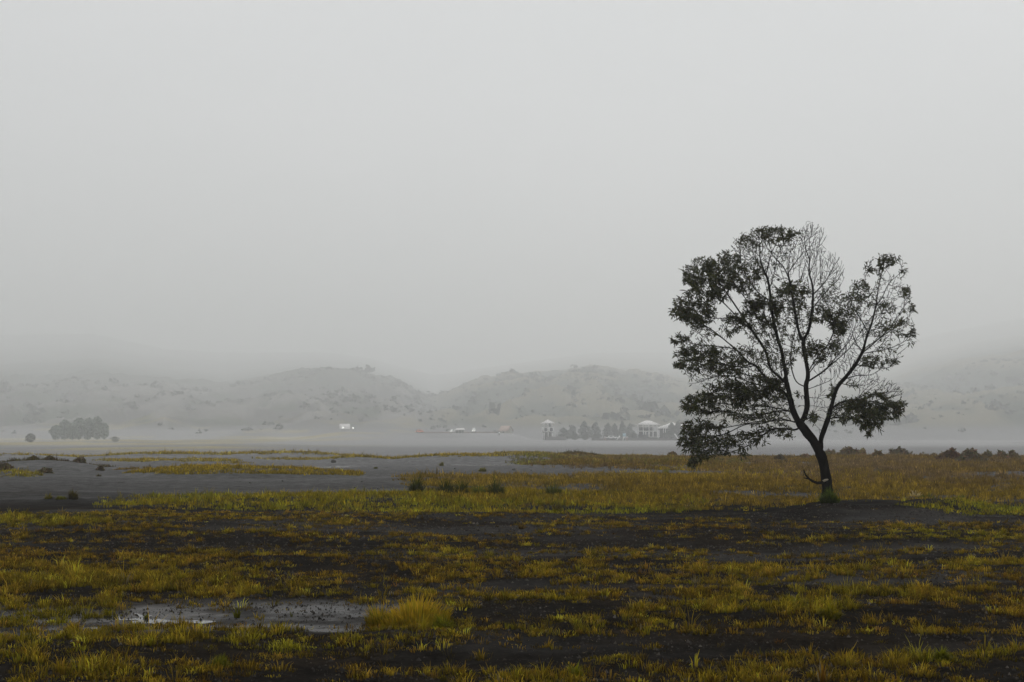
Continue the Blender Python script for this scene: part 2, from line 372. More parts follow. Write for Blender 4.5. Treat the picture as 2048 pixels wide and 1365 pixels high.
def tufts_to_blades(tx, ty, th_, tr, nb, bw, cb, ct, spread=.9, jit=.16):
    k = np.repeat(np.arange(len(tx)), nb); n = len(k)
    az = rng.uniform(0, 2 * math.pi, n); rr_ = np.sqrt(rng.uniform(0, 1, n)) * tr[k]
    x = tx[k] + np.cos(az) * rr_; y = ty[k] + np.sin(az) * rr_
    z = land(x, y)
    h = th_[k] * rng.uniform(.45, 1.1, n); lean = np.abs(rng.normal(.15, .28, n)) + spread * .45 * rr_ / np.maximum(tr[k], 1e-3)
    f = 1 + rng.normal(0, jit, (n, 1))
    return blades(x, y, z, h, bw[k] * rng.uniform(.7, 1.3, n), az, lean, np.clip(cb[k] * f, .004, 1), np.clip(ct[k] * f, .004, 1))
def mixc(a, b, t): return a[None] * (1 - t[:, None]) + b[None] * t[:, None]

def ell(u, v, cu, cv, ru, rv, p=2.0):
    return np.clip(1.0 - np.abs((u - cu) / ru) ** p - np.abs((v - cv) / rv) ** p, 0, 1)
# --- near ground, photo rows 1020..1365: thin tufts with thicker streaks (column,row,half sizes,strength,height factor,green)
STREAKS = [(180, 1236, 230, 20, .8, 1.0, .7), (420, 1262, 330, 12, .9, 1.2, .6), (90, 1048, 150, 16, 1.0, 1.3, .8), (330, 1035, 520, 8, .5, .8, .4), (280, 1130, 380, 26, .8, 1.0, .35), (330, 1178, 330, 26, 1.2, 1.25, .45), (60, 1172, 150, 22, 1.0, 1.2, .4), (100, 1225, 190, 34, 1.3, 1.2, .55),
    (250, 1292, 440, 26, 1.3, 1.2, .6), (80, 1325, 170, 20, 1.1, 1.3, .5), (700, 1278, 300, 14, .9, .9, .6), (1050, 1252, 340, 16, 1.0, .95, .6), (1500, 1225, 300, 22, 1.1, 1.05, .6), (1640, 1222, 90, 18, 1.3, 1.4, .6),
    (1600, 1145, 240, 18, 1.0, 1.0, .45), (1750, 1185, 330, 20, .95, 1.0, .5), (1420, 1185, 160, 16, .9, 1.0, .4), (1880, 1070, 200, 15, .7, .8, .7), (1950, 1130, 160, 18, .6, .9, .5), (1060, 1150, 230, 22, .7, .9, .4),
    (700, 1190, 300, 16, .7, .9, .4), (1150, 1208, 200, 14, .8, .9, .5), (260, 1345, 500, 12, .9, 1.3, .5), (1080, 1318, 230, 10, .9, 1.0, .6), (1550, 1345, 600, 20, 1.0, 1.2, .4), (1880, 1318, 180, 14, 1.0, 1.1, .6), (900, 1350, 500, 18, .8, 1.2, .45),
    (620, 1300, 160, 10, .7, 1.0, .7), (2020, 1215, 70, 26, 1.1, 1.3, .3), (820, 1100, 160, 10, .6, .9, .6), (560, 1105, 260, 14, .6, .9, .5), (950, 1112, 160, 7, .7, .8, .8)]
BARE = [(1700, 1285, 450, 15), (1300, 1282, 260, 10), (600, 1228, 190, 20), (900, 1238, 330, 12), (1650, 1030, 240, 14), (1500, 1055, 260, 10), (900, 1058, 170, 12), (700, 1320, 300, 8), (1250, 1085, 200, 8), (100, 1195, 110, 7), (1980, 1040, 150, 8), (1300, 1030, 200, 8), (1850, 1035, 230, 16)]
n = 250000
Ry = rng.uniform(0, 1, n); D0, D1 = 8.5, 38.0
yy = np.sqrt(D0**2 + Ry * (D1**2 - D0**2)); aa = rng.uniform(-.62, .62, n); xx = aa * yy
u, v = uv(xx, yy)
st = np.zeros(n); hf = np.ones(n); gf = np.full(n, .35)
for (cu, cv, ru, rv, s, h_, g_) in STREAKS:
    e = ell(u, v, cu, cv, ru, rv); k = np.minimum(1, e * 2); st = st + s * k; hf = hf + (h_ - 1) * k; gf = gf + (g_ - .35) * k
base = sst(.36, .60, fbm(xx / .9, yy / .6, 101, 4)) * .6
streakn = sst(.42, .62, fbm(xx / .8, yy / .55, 103, 4))
clmp = sst(.40, .66, fbm(xx / .26, yy / .26, 105, 2))
dens = (base * (.88 + .2 * sst(1130, 1230, v)) + st * (.12 + .88 * streakn) * .85) * (.16 + .95 * clmp)
for (cu, cv, ru, rv) in BARE: dens = dens * (1 - .93 * np.minimum(1, ell(u, v, cu, cv, ru, rv) * 2.5))
zz = land(xx, yy); dens = np.where(zz < WATER_Z + .006, dens * .25, dens)
dens = np.where(v < 1026, 0, dens)
keep = rng.uniform(0, 1, n) < np.clip(dens, 0, 1)
tx, ty, d_, h_, g_, u_, v_ = xx[keep], yy[keep], dens[keep], hf[keep], gf[keep], u[keep], v[keep]
m = len(tx)
hh = rng.lognormal(0, .42, m) * .062 * np.clip(h_, .7, 1.5) * (.6 + .7 * np.clip(d_, 0, 1)) * (.6 + .8 * fbm(tx / .45, ty / .45, 115, 2)) * (1 - .15 * sst(18, 10, ty))
gg = np.clip(g_ - .12 + rng.normal(0, .25, m) + .7 * (fbm(tx / 2, ty / 1.5, 111, 3) - .5), 0, 1)
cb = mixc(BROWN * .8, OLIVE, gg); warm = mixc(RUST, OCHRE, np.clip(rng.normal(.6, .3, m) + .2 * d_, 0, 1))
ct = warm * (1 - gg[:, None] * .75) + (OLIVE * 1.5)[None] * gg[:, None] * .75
vv_ = rng.lognormal(-.28, .55, m)[:, None]; cb = cb * vv_ * .75; ct = ct * vv_ * 1.75  # bases darkened, tips brightened: shade depth and glints put into blade colours
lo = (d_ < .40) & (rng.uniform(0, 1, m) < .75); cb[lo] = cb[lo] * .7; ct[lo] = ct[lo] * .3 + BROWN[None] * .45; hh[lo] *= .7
sw = rng.uniform(0, 1, m) < .006; ct[sw] = STRAW; cb[sw] = STRAW * .7
nb = np.clip(rng.poisson(9, m) + 3, 4, 22)
bw = .0050 + ty * .00022
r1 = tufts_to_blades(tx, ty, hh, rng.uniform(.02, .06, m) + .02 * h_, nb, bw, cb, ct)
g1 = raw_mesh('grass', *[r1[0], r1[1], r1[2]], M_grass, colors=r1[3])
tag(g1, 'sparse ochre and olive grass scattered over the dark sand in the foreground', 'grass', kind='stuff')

# flattened dead blades and crumbs lying on the sand
n = 42000
yy = np.sqrt(9**2 + rng.uniform(0, 1, n) * (32**2 - 81)); xx = rng.uniform(-.45, .45, n) * yy; az = rng.uniform(0, 6.28, n); L = rng.lognormal(0, .6, n) * .032
zz = land(xx, yy)
dx, dy = np.cos(az) * L, np.sin(az) * L; wx, wy = -np.sin(az) * .003, np.cos(az) * .003
ok = zz > WATER_Z + .01
Vv = np.stack([np.stack([xx - wx, yy - wy, zz + .004], 1), np.stack([xx + wx, yy + wy, zz + .006], 1), np.stack([xx + dx, yy + dy, land(xx + dx, yy + dy) + .014], 1)], 1)[ok]
nn = len(Vv); cc = np.where(rng.uniform(0, 1, (nn, 1)) < .05, STRAW[None] * .8, np.where(rng.uniform(0, 1, (nn, 1)) < .5, BROWN[None] * .8, np.array([[.035, .03, .025]])))
tag(raw_mesh('dead_grass', Vv.reshape(-1, 3), np.arange(nn * 3), np.full(nn, 3), M_grass, colors=np.repeat(cc, 3, 0)), 'dead blades of grass and crumbs lying on the dark sand', 'litter', kind='stuff')

# clods and grit on the sand
n = 130000
yy = np.sqrt(9**2 + rng.uniform(0, 1, n) * (36**2 - 81)); xx = rng.uniform(-.47, .47, n) * yy
kp = rng.uniform(0, 1, n) < .25 + .9 * sst(.4, .65, fbm(xx / .9, yy / .7, 161, 3)); xx, yy = xx[kp], yy[kp]; n = len(xx); zz = land(xx, yy)
sz = np.minimum(rng.lognormal(0, .45, n) * .0062, .016) * (1 + yy / 40); a0 = rng.uniform(0, 6.28, n)
Vv = np.empty((n, 4, 3))
for q in range(3):
    a_ = a0 + q * 2.09 + rng.normal(0, .3, n); Vv[:, q] = np.stack([xx + np.cos(a_) * sz * 1.5, yy + np.sin(a_) * sz * 1.5, zz - .004], 1)
Vv[:, 3] = np.stack([xx + rng.normal(0, .3, n) * sz, yy + rng.normal(0, .3, n) * sz, zz + sz * rng.uniform(.8, 1.8, n)], 1)
b = np.arange(n)[:, None] * 4
tag(raw_mesh('soil_crumbs', Vv.reshape(-1, 3), np.concatenate([b + np.array([[0, 1, 3]]), b + np.array([[1, 2, 3]]), b + np.array([[2, 0, 3]])], 1).ravel(), np.full(n * 3, 3), M_scrub,
    colors=np.repeat(np.array([[.024, .021, .018]]) * rng.lognormal(0, .6, (n, 1)), 4, 0)), 'crumbs of dark soil and grit strewn over the wet sand', 'grit', kind='stuff')

# --- middle distance: full turf.  (column,row,half u,half v,density,height,colour key)
ZONES = [(2420, 975, 420, 34, 1.1, .2, 'orange'), (2400, 925, 420, 10, 1.1, .25, 'brown'), (-330, 1006, 340, 16, 1.0, .2, 'mix'), 
    (820, 1004, 640, 18, 1.7, .19, 'mix'), (1000, 1019, 420, 11, 1.2, .16, 'green'), (430, 1012, 260, 12, .9, .17, 'mix'), (1700, 992, 560, 24, 1.0, .20, 'orange'), (1250, 1000, 420, 22, 1.0, .2, 'orange'), (1400, 975, 620, 24, 1.15, .24, 'orange'), (1820, 955, 420, 30, 1.15, .27, 'brown'), (1650, 930, 620, 17, 1.15, .30, 'brown'), (1500, 950, 330, 13, .8, .22, 'ochre'),
    (1100, 958, 330, 9, .9, .24, 'orange'), (1260, 926, 250, 12, 1.1, .22, 'olivey'), (1500, 918, 560, 6, 1.2, .2, 'brown'), (1900, 919, 330, 8, 1.3, .24, 'brown'),
    (490, 948, 250, 8, 1.8, .22, 'ochre'), (420, 940, 200, 3, 1.0, .2, 'brown'), (70, 934, 165, 4, 1.0, .22, 'darkolive'), (15, 951, 75, 6, 1.0, .2, 'mix'),
    (950, 920.5, 185, 2.6, 1.6, .26, 'pale'), (1075, 919, 95, 2.6, 1.6, .26, 'pale'), (1150, 913, 50, 2.2, 1.5, .25, 'darkolive'), (715, 921, 72, 2.4, 1.6, .24, 'pale'), (1230, 912, 80, 2, 1.3, .22, 'pale'),
    (330, 912, 190, 5, 2.2, .3, 'pale'), (560, 911, 170, 4, 2.0, .28, 'pale'), (300, 904, 360, 3, 2.0, .34, 'pale'), (30, 910, 160, 4, 1.3, .26, 'pale'), (330, 922, 160, 3, 1.1, .22, 'pale'), (600, 919, 100, 2.4, 1.0, .2, 'pale'),
    (1960, 1020, 180, 13, 1.0, .16, 'green'), (1500, 1013, 330, 7, .8, .13, 'green'), (385, 931, 22, 1.6, .9, .18, 'ochre'), (480, 927, 30, 1.4, .8, .18, 'ochre')]
GAPS = [(920, 979, 150, 6), (700, 975, 120, 5), (1270, 946, 190, 5), (2000, 949, 130, 5), (1780, 1016, 150, 9), (1150, 985, 130, 7), (1560, 990, 160, 4), (1720, 965, 90, 4), (1990, 1035, 90, 5)]
CK = {'mix': (OLIVE, OCHRE * 1.05, OLIVE * 1.7), 'green': (OLIVE * 1.1, OLIVE * 1.9, OCHRE * 1.2), 'orange': (BROWN * 1.3 + OLIVE * .3, OCHRE * 1.0 + OLIVE * .2, OCHRE * .75), 'brown': (BROWN * 1.2, np.array([.20, .135, .06]), OCHRE * .8),
      'ochre': (OLIVE, OCHRE * 1.15, OCHRE), 'olivey': (OLIVE * .9, OLIVE * 1.5 + PALE * .12, BROWN * 1.2), 'pale': (OLIVE * 1.1, PALE * .75, OCHRE * 1.2), 'darkolive': (BROWN * .7, OLIVE * .8, BROWN * .9)}
PX, PY, PD, PH, PC, PT = [], [], [], [], [], []
for zi, (cu, cv, ru, rv, dn, ht, key) in enumerate(ZONES):
    y0 = gnd(cu, cv + rv)[1]; y1 = gnd(cu, cv - rv)[1]; yc = (y0 + y1) / 2
    area = 2 * ru / F * yc * (y1 - y0)
    per = 34 if yc < 75 else (20 if yc < 130 else 9)
    n = int(min(area * per, 60000))
    yy = np.sqrt(y0**2 + rng.uniform(0, 1, n) * (y1**2 - y0**2)); ut = rng.uniform(cu - ru, cu + ru, n); xx = (ut - 1024) / F * yy * 1.0
    u, v = uv(xx, yy)
    e = ell(u, v, cu, cv, ru, rv, 2.4)
    d = dn * sst(0, .35, e) * (.22 + 1.0 * sst(.38, .6, fbm(xx / 2.2 + 7, yy / 2.4, 121 + zi % 3, 4)))
    band = fbm(xx / 14, yy / 4.5, 155, 3); d = d * ((.35 + 1.0 * sst(.36, .56, band)) if cu > 1350 else 1.15)
    for (a, b_, c_, dd) in GAPS: d = d * (1 - .9 * np.minimum(1, ell(u, v, a, b_, c_, dd) * 2.5))
    zz = land(xx, yy); d = np.where(zz < -.06, np.where(yy < 125, 0, d), d)
    kp = (rng.uniform(0, 1, n) < d * .62)
    xx, yy = xx[kp], yy[kp]; m = len(xx)
    if not m: continue
    patch = fbm(xx / 3.5, yy / 6, 131, 3); a_, b_, c_ = CK[key]
    k1 = np.clip(rng.normal(.5, .32, m) + 2.2 * (patch - .5), 0, 1)
    val = rng.lognormal(0, .38, m)[:, None] * (.7 + .6 * fbm(xx / .9, yy / 1.5, 137, 2))[:, None]
    PX.append(xx); PY.append(yy); PH.append(ht * .72 * rng.lognormal(0, .36, m) * (.45 + 1.1 * fbm(xx / 1.3, yy / 1.5, 133, 3)))
    PC.append(np.repeat(a_[None], m, 0) * val); PT.append(mixc(b_, c_, k1) * val)
tx, ty = np.concatenate(PX), np.concatenate(PY); hh = np.concatenate(PH); cb = np.concatenate(PC); ct = np.concatenate(PT); m = len(tx)
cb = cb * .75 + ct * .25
nb = rng.integers(4, 9, m)
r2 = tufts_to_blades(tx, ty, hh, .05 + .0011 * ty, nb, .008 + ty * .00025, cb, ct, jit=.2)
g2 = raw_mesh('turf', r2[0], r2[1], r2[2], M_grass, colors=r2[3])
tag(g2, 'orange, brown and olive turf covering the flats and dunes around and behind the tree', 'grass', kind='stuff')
print('near tufts', len(r1[2]) // 2, 'turf blades', len(r2[2]) // 2)

# --- single clumps that stand out
def clump(cu, cv, wpx, hpx, label, cb, ct, nb=160, group=None, name='grass_tuft', zfix=None, spread=1.0, wmul=1.0):
    p = gnd(cu, cv); D = p[1]; s = D / F
    for _ in range(4):                              # settle the foot on the real surface
        zz = float(land(np.array([p[0]]), np.array([p[1]]))[0]); p = gnd(cu, cv, zz); D = p[1]
        if D > 400: break
    s = D / F
    rad_ = wpx * s / 2 * .62; h = hpx * s
    k = int(nb * 1.8)
    az = rng.uniform(0, 2 * math.pi, k); rr_ = np.sqrt(rng.uniform(0, 1, k)) * rad_
    x = p[0] + np.cos(az) * rr_; y = p[1] + np.sin(az) * rr_ * .8; z = land(x, y)
    prof = 1 - .5 * (rr_ / rad_) ** 2
    hb = h * rng.uniform(.42, 1.12, k) * prof * (.5 + .95 * vn((x - p[0]) * 3.2 / rad_ + cu, (y - p[1]) * 2.5 / rad_, 4)); lean = np.abs(rng.normal(.1, .2, k)) + spread * .7 * rr_ / rad_
    f = 1 + rng.normal(0, .2, (k, 1)); t = np.clip(rng.normal(.5, .3, (k, 1)), 0, 1)
    r = blades(x - p[0], y - p[1], z - zz, hb, (.006 + D * .00025) * wmul * rng.uniform(.7, 1.3, k), az, lean, cb[None] * f, (ct[None] * t + cb[None] * 1.2 * (1 - t)) * f)
    o = raw_mesh(name, r[0], r[1], r[2], M_grass, colors=r[3]); o.location = (p[0], p[1], zz)
    return tag(o, label, 'grass tuft' if name == 'grass_tuft' else 'shrub', group)
G1 = 'tall clumps of grass in a row beyond the grass band'
clump(832, 988, 36, 41, 'upright green clump at the left end of the row of tall clumps left of centre', OLIVE * .35, GREEN * .8, 260, G1)
clump(890, 989, 45, 37, 'wide drooping green clump, second from the left in the row of tall clumps', OLIVE * .3, GREEN * .8, 300, G1)
clump(862, 988, 28, 20, 'low flattened clump filling the dip between the first two tall green clumps', BROWN, OLIVE, 140, G1)
clump(925, 990, 33, 37, 'middle green clump in the row of tall clumps, a pale gap on its right', OLIVE * .35, GREEN * .9, 220, G1)
clump(958, 991, 36, 32, 'green clump with yellow tips right of the middle of the row of tall clumps', OLIVE, GREEN * 1.4 , 220, G1)
clump(992, 992, 48, 38, 'broad dark green clump closing the right end of the row of tall clumps', OLIVE * .3, GREEN, 320, G1)
clump(1108, 991, 40, 34, 'lone green clump in orange turf, right of the row of tall clumps', OLIVE * .7, GREEN * 1.2, 260)
clump(1115, 1022, 20, 24, 'spiky brownish tuft with one tall pale stalk at the edge of the dark sand', BROWN, OLIVE * 1.4, 110)
clump(1044, 1058, 18, 16, 'small orange tuft alone on the bare sand near the centre', BROWN, OCHRE * 1.1, 70)
clump(832, 1249, 215, 50, 'big orange and green tuft beside the puddle, tallest grass of the foreground', OLIVE * 1.3 + OCHRE * .3, OCHRE * 1.5 + RUST * 1.3, 640, spread=.4, wmul=1.5)
clump(762, 1252, 90, 56, 'orange tipped tuft at the right end of the puddle, left of the biggest tuft', OLIVE * 1.3, OCHRE * 1.2 + RUST * 1.1, 200, spread=.5, wmul=1.5)
clump(885, 1258, 70, 30, 'lower green tuft leaning out to the right of the biggest foreground tuft', OLIVE, OLIVE * 1.8, 300)
clump(97, 998, 20, 15, 'short yellow tuft at the left end of the islet of grass on the left sand', OLIVE, OCHRE, 80)
clump(122, 999, 34, 11, 'low yellow green mat in the middle of the islet of grass on the left sand', OLIVE, OLIVE * 1.7, 130)
clump(146, 999, 24, 26, 'dark pointed tuft, tallest of the islet of grass on the left sand', BROWN * .8, OLIVE, 160)
clump(965, 944, 25, 10, 'rounded pale tuft behind the row of tall clumps', OLIVE, PALE * .5, 160)
clump(883, 932, 13, 10, 'small yellow tuft standing at the edge of the thin stream left of centre', OLIVE, PALE * .5, 80)
clump(751, 938, 11, 7, 'tiny green tuft on the grey flat right of the stream end', OLIVE * .8, OLIVE * 1.2, 60)
clump(1332, 951, 26, 13, 'rounded yellow green tuft on the sand gap left of the tree, larger of two', OLIVE * 1.2, GREEN * 1.4 + PALE * .2, 220)
clump(1288, 949, 14, 8, 'small rounded green tuft on the sand gap, left of a larger one', OLIVE, GREEN * 1.3 + PALE * .15, 100)
clump(198, 951, 16, 7, 'little tuft alone on the grey sand beneath the long left mound', BROWN, OLIVE * 1.2, 70)
clump(1202, 967, 24, 9, 'dark low tuft in the orange turf right of centre', BROWN * .8, OLIVE * .7, 110)
clump(1852, 997, 44, 13, 'bright green cushion of grass right of the tree, left one of two', GREEN * .7, GREEN * 1.6, 380, spread=1.4)
clump(1921, 1000, 34, 12, 'bright green cushion of grass right of the tree, right one of two', GREEN * .7, GREEN * 1.6, 280, spread=1.4)
clump(1876, 1004, 26, 8, 'flat green cushion of grass just below and between two higher cushions', GREEN * .6, GREEN * 1.3, 160, spread=1.4)
clump(1831, 990, 30, 20, 'pale straw coloured spiky plant shining on the rise right of the tree', STRAW * 1.7, STRAW * 2.6, 26, spread=1.5)
clump(1885, 1323, 40, 34, 'green tuft with reddish seed heads near the lower right corner', OLIVE, OLIVE * 1.8, 240)
clump(1645, 1365, 14, 58, 'tall reddish spike of grass at the bottom edge right of centre', RUST, OCHRE * 1.3, 18, spread=.25)
clump(1150, 1357, 34, 32, 'green tuft at the bottom edge just right of centre', OLIVE, OLIVE * 2, 160)
clump(440, 1335, 60, 24, 'round green tuft on dark sand near the bottom left', OLIVE * .8, OLIVE * 1.9, 260)
clump(1660, 1240, 60, 34, 'yellow green tuft rising out of the streak of grass right of centre', OLIVE * 1.1, OCHRE * 1.2 + OLIVE * .5, 300)
clump(474, 1236, 16, 24, 'lone dark green tuft standing in the puddle', OLIVE * .6, OLIVE * 1.3, 30, spread=.5)
clump(583, 1234, 6, 20, 'thin single stalk of grass standing in the right half of the puddle', OLIVE * .6, OLIVE, 7, spread=.3)
clump(292, 1238, 14, 17, 'small pair of tufts standing in the left half of the puddle', OLIVE * .6, OLIVE * 1.3, 26, spread=.6)

# --- shrubs along the far edge of the turf
def shrub(cu, cv, wpx, hpx, label, col, group, D=None, name='shrub'):
    if D is None:
        p = gnd(cu, cv)
        for _ in range(6):
            zz = float(land(np.array([p[0]]), np.array([p[1]]))[0]); p = gnd(cu, cv, zz)
            p = p if p[1] < 170 else P(cu, cv, 170.)
    else: p = P(cu, cv, D)
    D = p[1]; s = D / F; zz = float(land(np.array([p[0]]), np.array([p[1]]))[0])
    k = int(420 + wpx * 14); d = rng.normal(0, 1, (k, 3)); d /= np.linalg.norm(d, axis=1)[:, None]; d[:, 2] = np.abs(d[:, 2])
    r = rng.uniform(.45, 1, k) ** .5 * (1 + .62 * (fbm(d[:, 0] * 3.1 + cu, d[:, 1] * 2.3 + d[:, 2] * 4.5, 5, 3) - .5) * 2)
    c0 = d * r[:, None] * np.array([wpx * s * .62, wpx * s * .5, hpx * s * 1.05])
    lf = .075 + D * .0008 if D < 300 else .3 + D * .0006
    a = rng.normal(0, 1, (k, 3)); a /= np.linalg.norm(a, axis=1)[:, None]; b = np.cross(a, rng.normal(0, 1, (k, 3))); b /= np.linalg.norm(b, axis=1)[:, None]
    sz = lf * rng.uniform(.6, 1.3, (k, 1))
    Vv = np.stack([c0 - a * sz, c0 + b * sz * .45, c0 + a * sz, c0 - b * sz * .45], 1)
    Vv[..., 2] = np.maximum(Vv[..., 2], -.02)
    cc = col[None] * (1 + rng.normal(0, .25, (k, 1))) * (1 + .25 * rng.uniform(-1, 1, (k, 3)))
    root = empty(name, (p[0], p[1], zz)); tag(root, label, 'shrub', group)
    raw_mesh('foliage', Vv.reshape(-1, 3), np.arange(k * 4), np.full(k, 4), M_scrub, root, colors=np.repeat(np.clip(cc, .005, 1), 4, 0))
    mb = MB()
    for q in range(5):
        t = q * 1.3; mb.bar((0, 0, -.05), (math.cos(t) * wpx * s * .22, math.sin(t) * wpx * s * .22, hpx * s * .6), .02 + D * .0001)
    mb.build('stems', M_bark, root)
    return root
SG = 'low shrubs along the far edge of the turf'
SHC = np.array([.17, .125, .06]); SHD = np.array([.14, .11, .06])
for (cu, cv, w, h, lb, col) in [
    (1345, 914, 12, 8, 'small brown shrub on the skyline of the turf left of the tree crown', SHC),
    (1662, 915, 26, 12, 'rounded shrub on the turf skyline directly right of the trunk fork', SHC),
    (1694, 914, 24, 15, 'shrub on the turf skyline second to the right of the trunk', SHC),
    (1716, 914, 26, 14, 'yellow brown shrub on the skyline third to the right of the trunk', SHC * 1.2),
    (1756, 917, 16, 13, 'pointed lone shrub in a dip of the skyline right of the trunk', SHC),
    (1798, 913, 30, 15, 'large dark rounded shrub on the skyline beneath the right edge of the crown', SHD),
    (1845, 911, 18, 14, 'shrub just past the dark rounded one, left end of the long hedge like run', SHC),
    (1866, 911, 24, 13, 'broad shrub in the hedge like run, second from its left end', SHC),
    (1886, 911, 18, 15, 'tall narrow shrub midway in the hedge like run at the right', SHC),
    (1910, 911, 28, 14, 'wide shrub in the hedge like run, fourth from its left end', SHC * 1.1),
    (1938, 913, 24, 13, 'shrub at the right end of the hedge like run', SHC),
    (1898, 923, 34, 20, 'reddish brown bush standing in front of the hedge like run', np.array([.12, .062, .03])),
    (1938, 926, 44, 20, 'largest dark bush below the skyline at the far right', SHD),
    (1975, 917, 14, 12, 'small shrub on the skyline right of the largest dark bush', SHC),
    (2004, 918, 16, 13, 'pointed shrub on the skyline near the right picture edge', SHC),
    (2026, 921, 20, 14, 'last shrub on the skyline at the right picture edge', SHC),
    (1610, 919, 16, 8, 'low yellowish shrub on the skyline left of the trunk fork', SHC * 1.2),
    (1560, 924, 14, 9, 'small dark shrub in the turf beneath the lowest left limb', SHD),
    (1755, 949, 16, 8, 'dark low shrub in the middle of the brown turf right of the trunk', SHD)]:
    shrub(cu, cv, w, h, lb, col, SG)
DG = 'dark tufts along the crest of the left mound'
for (cu, cv, w, h, lb) in [(10, 933, 26, 9, 'dark tuft at the left picture edge on the left mound'), (67, 934, 14, 7, 'dark tuft midway along the left mound'), (100, 936, 12, 6, 'small dark tuft on the left mound, right of the middle one'),
        (160, 938, 16, 7, 'dark tuft on the falling right half of the left mound'), (201, 942, 8, 7, 'last little dark tuft at the right tip of the left mound'), (90, 947, 20, 8, 'brown tuft on the sand at the foot of the left mound')]:
    shrub(cu, cv, w, h, lb, SHD, DG)

# ------------------------------------------------------------------ stones on the sand
def stone(cu, cv, wpx, hpx, label, m=M_pebble):
    p = gnd(cu, cv); zz = float(land(np.array([p[0]]), np.array([p[1]]))[0]); s = p[1] / F
    mb = MB(); nu, nv_ = 10, 6; sd_ = rng.uniform(0, 100)
    vs_ = []; fc = []
    for a in range(nv_ + 1):
        ph = math.pi * a / nv_
        for b in range(nu):
            t = 2 * math.pi * b / nu; k = .8 + .45 * float(vn(np.array([math.cos(t) * math.sin(ph) * 1.7 + sd_]), np.array([math.sin(t) * 1.7 + math.cos(ph) * 2.1]), 2)[0])
            vs_.append((math.cos(t) * math.sin(ph) * wpx * s / 2 * k, math.sin(t) * math.sin(ph) * wpx * s * .45 * k, math.cos(ph) * hpx * s * .7 * k + hpx * s * .25))
    for a in range(nv_):
        for b in range(nu): fc.append((a * nu + b, (a + 1) * nu + b, (a + 1) * nu + (b + 1) % nu, a * nu + (b + 1) % nu))
    mb.add(vs_, fc); o = mb.build('stone', m, smooth=False); o.location = (p[0], p[1], zz)
    return tag(o, label, 'stone', 'stones lying on the sand')
for (cu, cv, w, h, lb) in [(757, 977, 8, 4, 'grey stone on the sand left of the row of tall clumps'), (724, 968, 6, 3, 'flat stone behind the end of the grass band left of centre'), (667, 927, 11, 7, 'dark jagged lump at the bank of the thin stream'),
        (1027, 939, 7, 4, 'stone on the grey flat beyond the row of tall clumps'), (910, 937, 5, 3, 'small stone below the thin stream near the small yellow tuft'), (1063, 942, 5, 3, 'small dark stone right of the stone beyond the tall clumps'),
        (240, 968, 11, 3, 'low dark stone on the wide left sand flat'), (500, 968, 4, 3, 'pebble on the sand above the grass band'), (565, 963, 4, 3, 'dark pebble beneath the centre left mound'),
        (1166, 948, 5, 3, 'dark stone at the left end of the sand gap'), (710, 975, 6, 3, 'pale edged stone touching the back of the grass band')]:
    stone(cu, cv, w, h, lb)

# ------------------------------------------------------------------ the tree
TD = 40.0
def tp(u_, v_, d=0.0): return P(u_, v_, TD + d)
TB = gnd(1657, 1018); tz = float(land(np.array([tp(1657, 1018)[0]]), np.array([TD]))[0])
pos, par, fix = [], [], []
def add_node(p, q): pos.append(np.array(p, float)); par.append(q); return len(pos) - 1
def crspline(pts, step):
    pts = [np.array(p) for p in pts]; o = [pts[0]]
    ext = [2 * pts[0] - pts[1]] + pts + [2 * pts[-1] - pts[-2]]
    for i in range(1, len(ext) - 2):
        a, b, c_, d = ext[i-1:i+3]; L_ = np.linalg.norm(c_ - b); k = max(1, int(round(L_ / step)))
        for t in np.arange(1, k + 1) / k:
            o.append(.5 * ((2*b) + (c_-a)*t + (2*a-5*b+4*c_-d)*t*t + (3*b-a-3*c_+d)*t**3))
    return o
def limb(pts, dend, start=None, dstart=None):
    """pts: photo columns/rows along the limb; it swings to depth dend (metres nearer - / farther +)"""
    if start is None:
        arr = np.array([uv(p[0], p[1], p[2]) for p in pos]); k = int(np.argmin(((arr - np.array(pts[0])) ** 2).sum(1))); d0 = pos[k][1] - TD
    else: k = start; d0 = dstart or 0.
    L_ = np.concatenate([[0], np.cumsum([math.dist(pts[i], pts[i+1]) for i in range(len(pts)-1)])]); L_ = L_ / L_[-1]
    P3 = [tp(a, b, d0 + (dend - d0) * t ** .9) for (a, b), t in zip(pts, L_)]
    if k is not None and k >= 0: P3[0] = pos[k]
    sp = crspline(P3, .07); q = k
    if q is None or q < 0: q = add_node(sp[0], -1)
    for s_ in sp[1:]: q = add_node(s_, q)
limb([(1657, 1034), (1656, 1016), (1655, 985), (1651, 950), (1646, 925), (1638, 903)], 0, start=-1)
limb([(1638, 903), (1626, 881), (1614, 866), (1604, 852), (1597, 846)], -.1)
limb([(1640, 909), (1642, 893), (1642, 878), (1651, 852), (1660, 824), (1668, 793), (1677, 771), (1691, 755), (1711, 729), (1725, 703), (1733, 675), (1745, 641), (1753, 604), (1757, 575), (1765, 542), (1770, 519)], .4)
limb([(1725, 706), (1742, 692), (1767, 669), (1787, 646), (1807, 615), (1821, 588)], 1.0)
limb([(1722, 709), (1753, 703), (1787, 694), (1809, 683), (1824, 667)], -.8)
limb([(1727, 700), (1755, 680), (1790, 655), (1818, 632), (1828, 618)], -.2)
limb([(1750, 612), (1764, 596), (1776, 570), (1793, 553), (1808, 541)], -.3)
limb([(1736, 668), (1722, 640), (1708, 618), (1697, 602)], -.5)
limb([(1752, 606), (1738, 585), (1730, 560), (1738, 540)], .3)
limb([(1720, 703), (1711, 685), (1703, 660), (1694, 640)], .8)
limb([(1688, 757), (1712, 752), (1740, 750), (1760, 740), (1766, 728)], -.9)
limb([(1701, 745), (1735, 751), (1757, 741), (1765, 728)], .6)
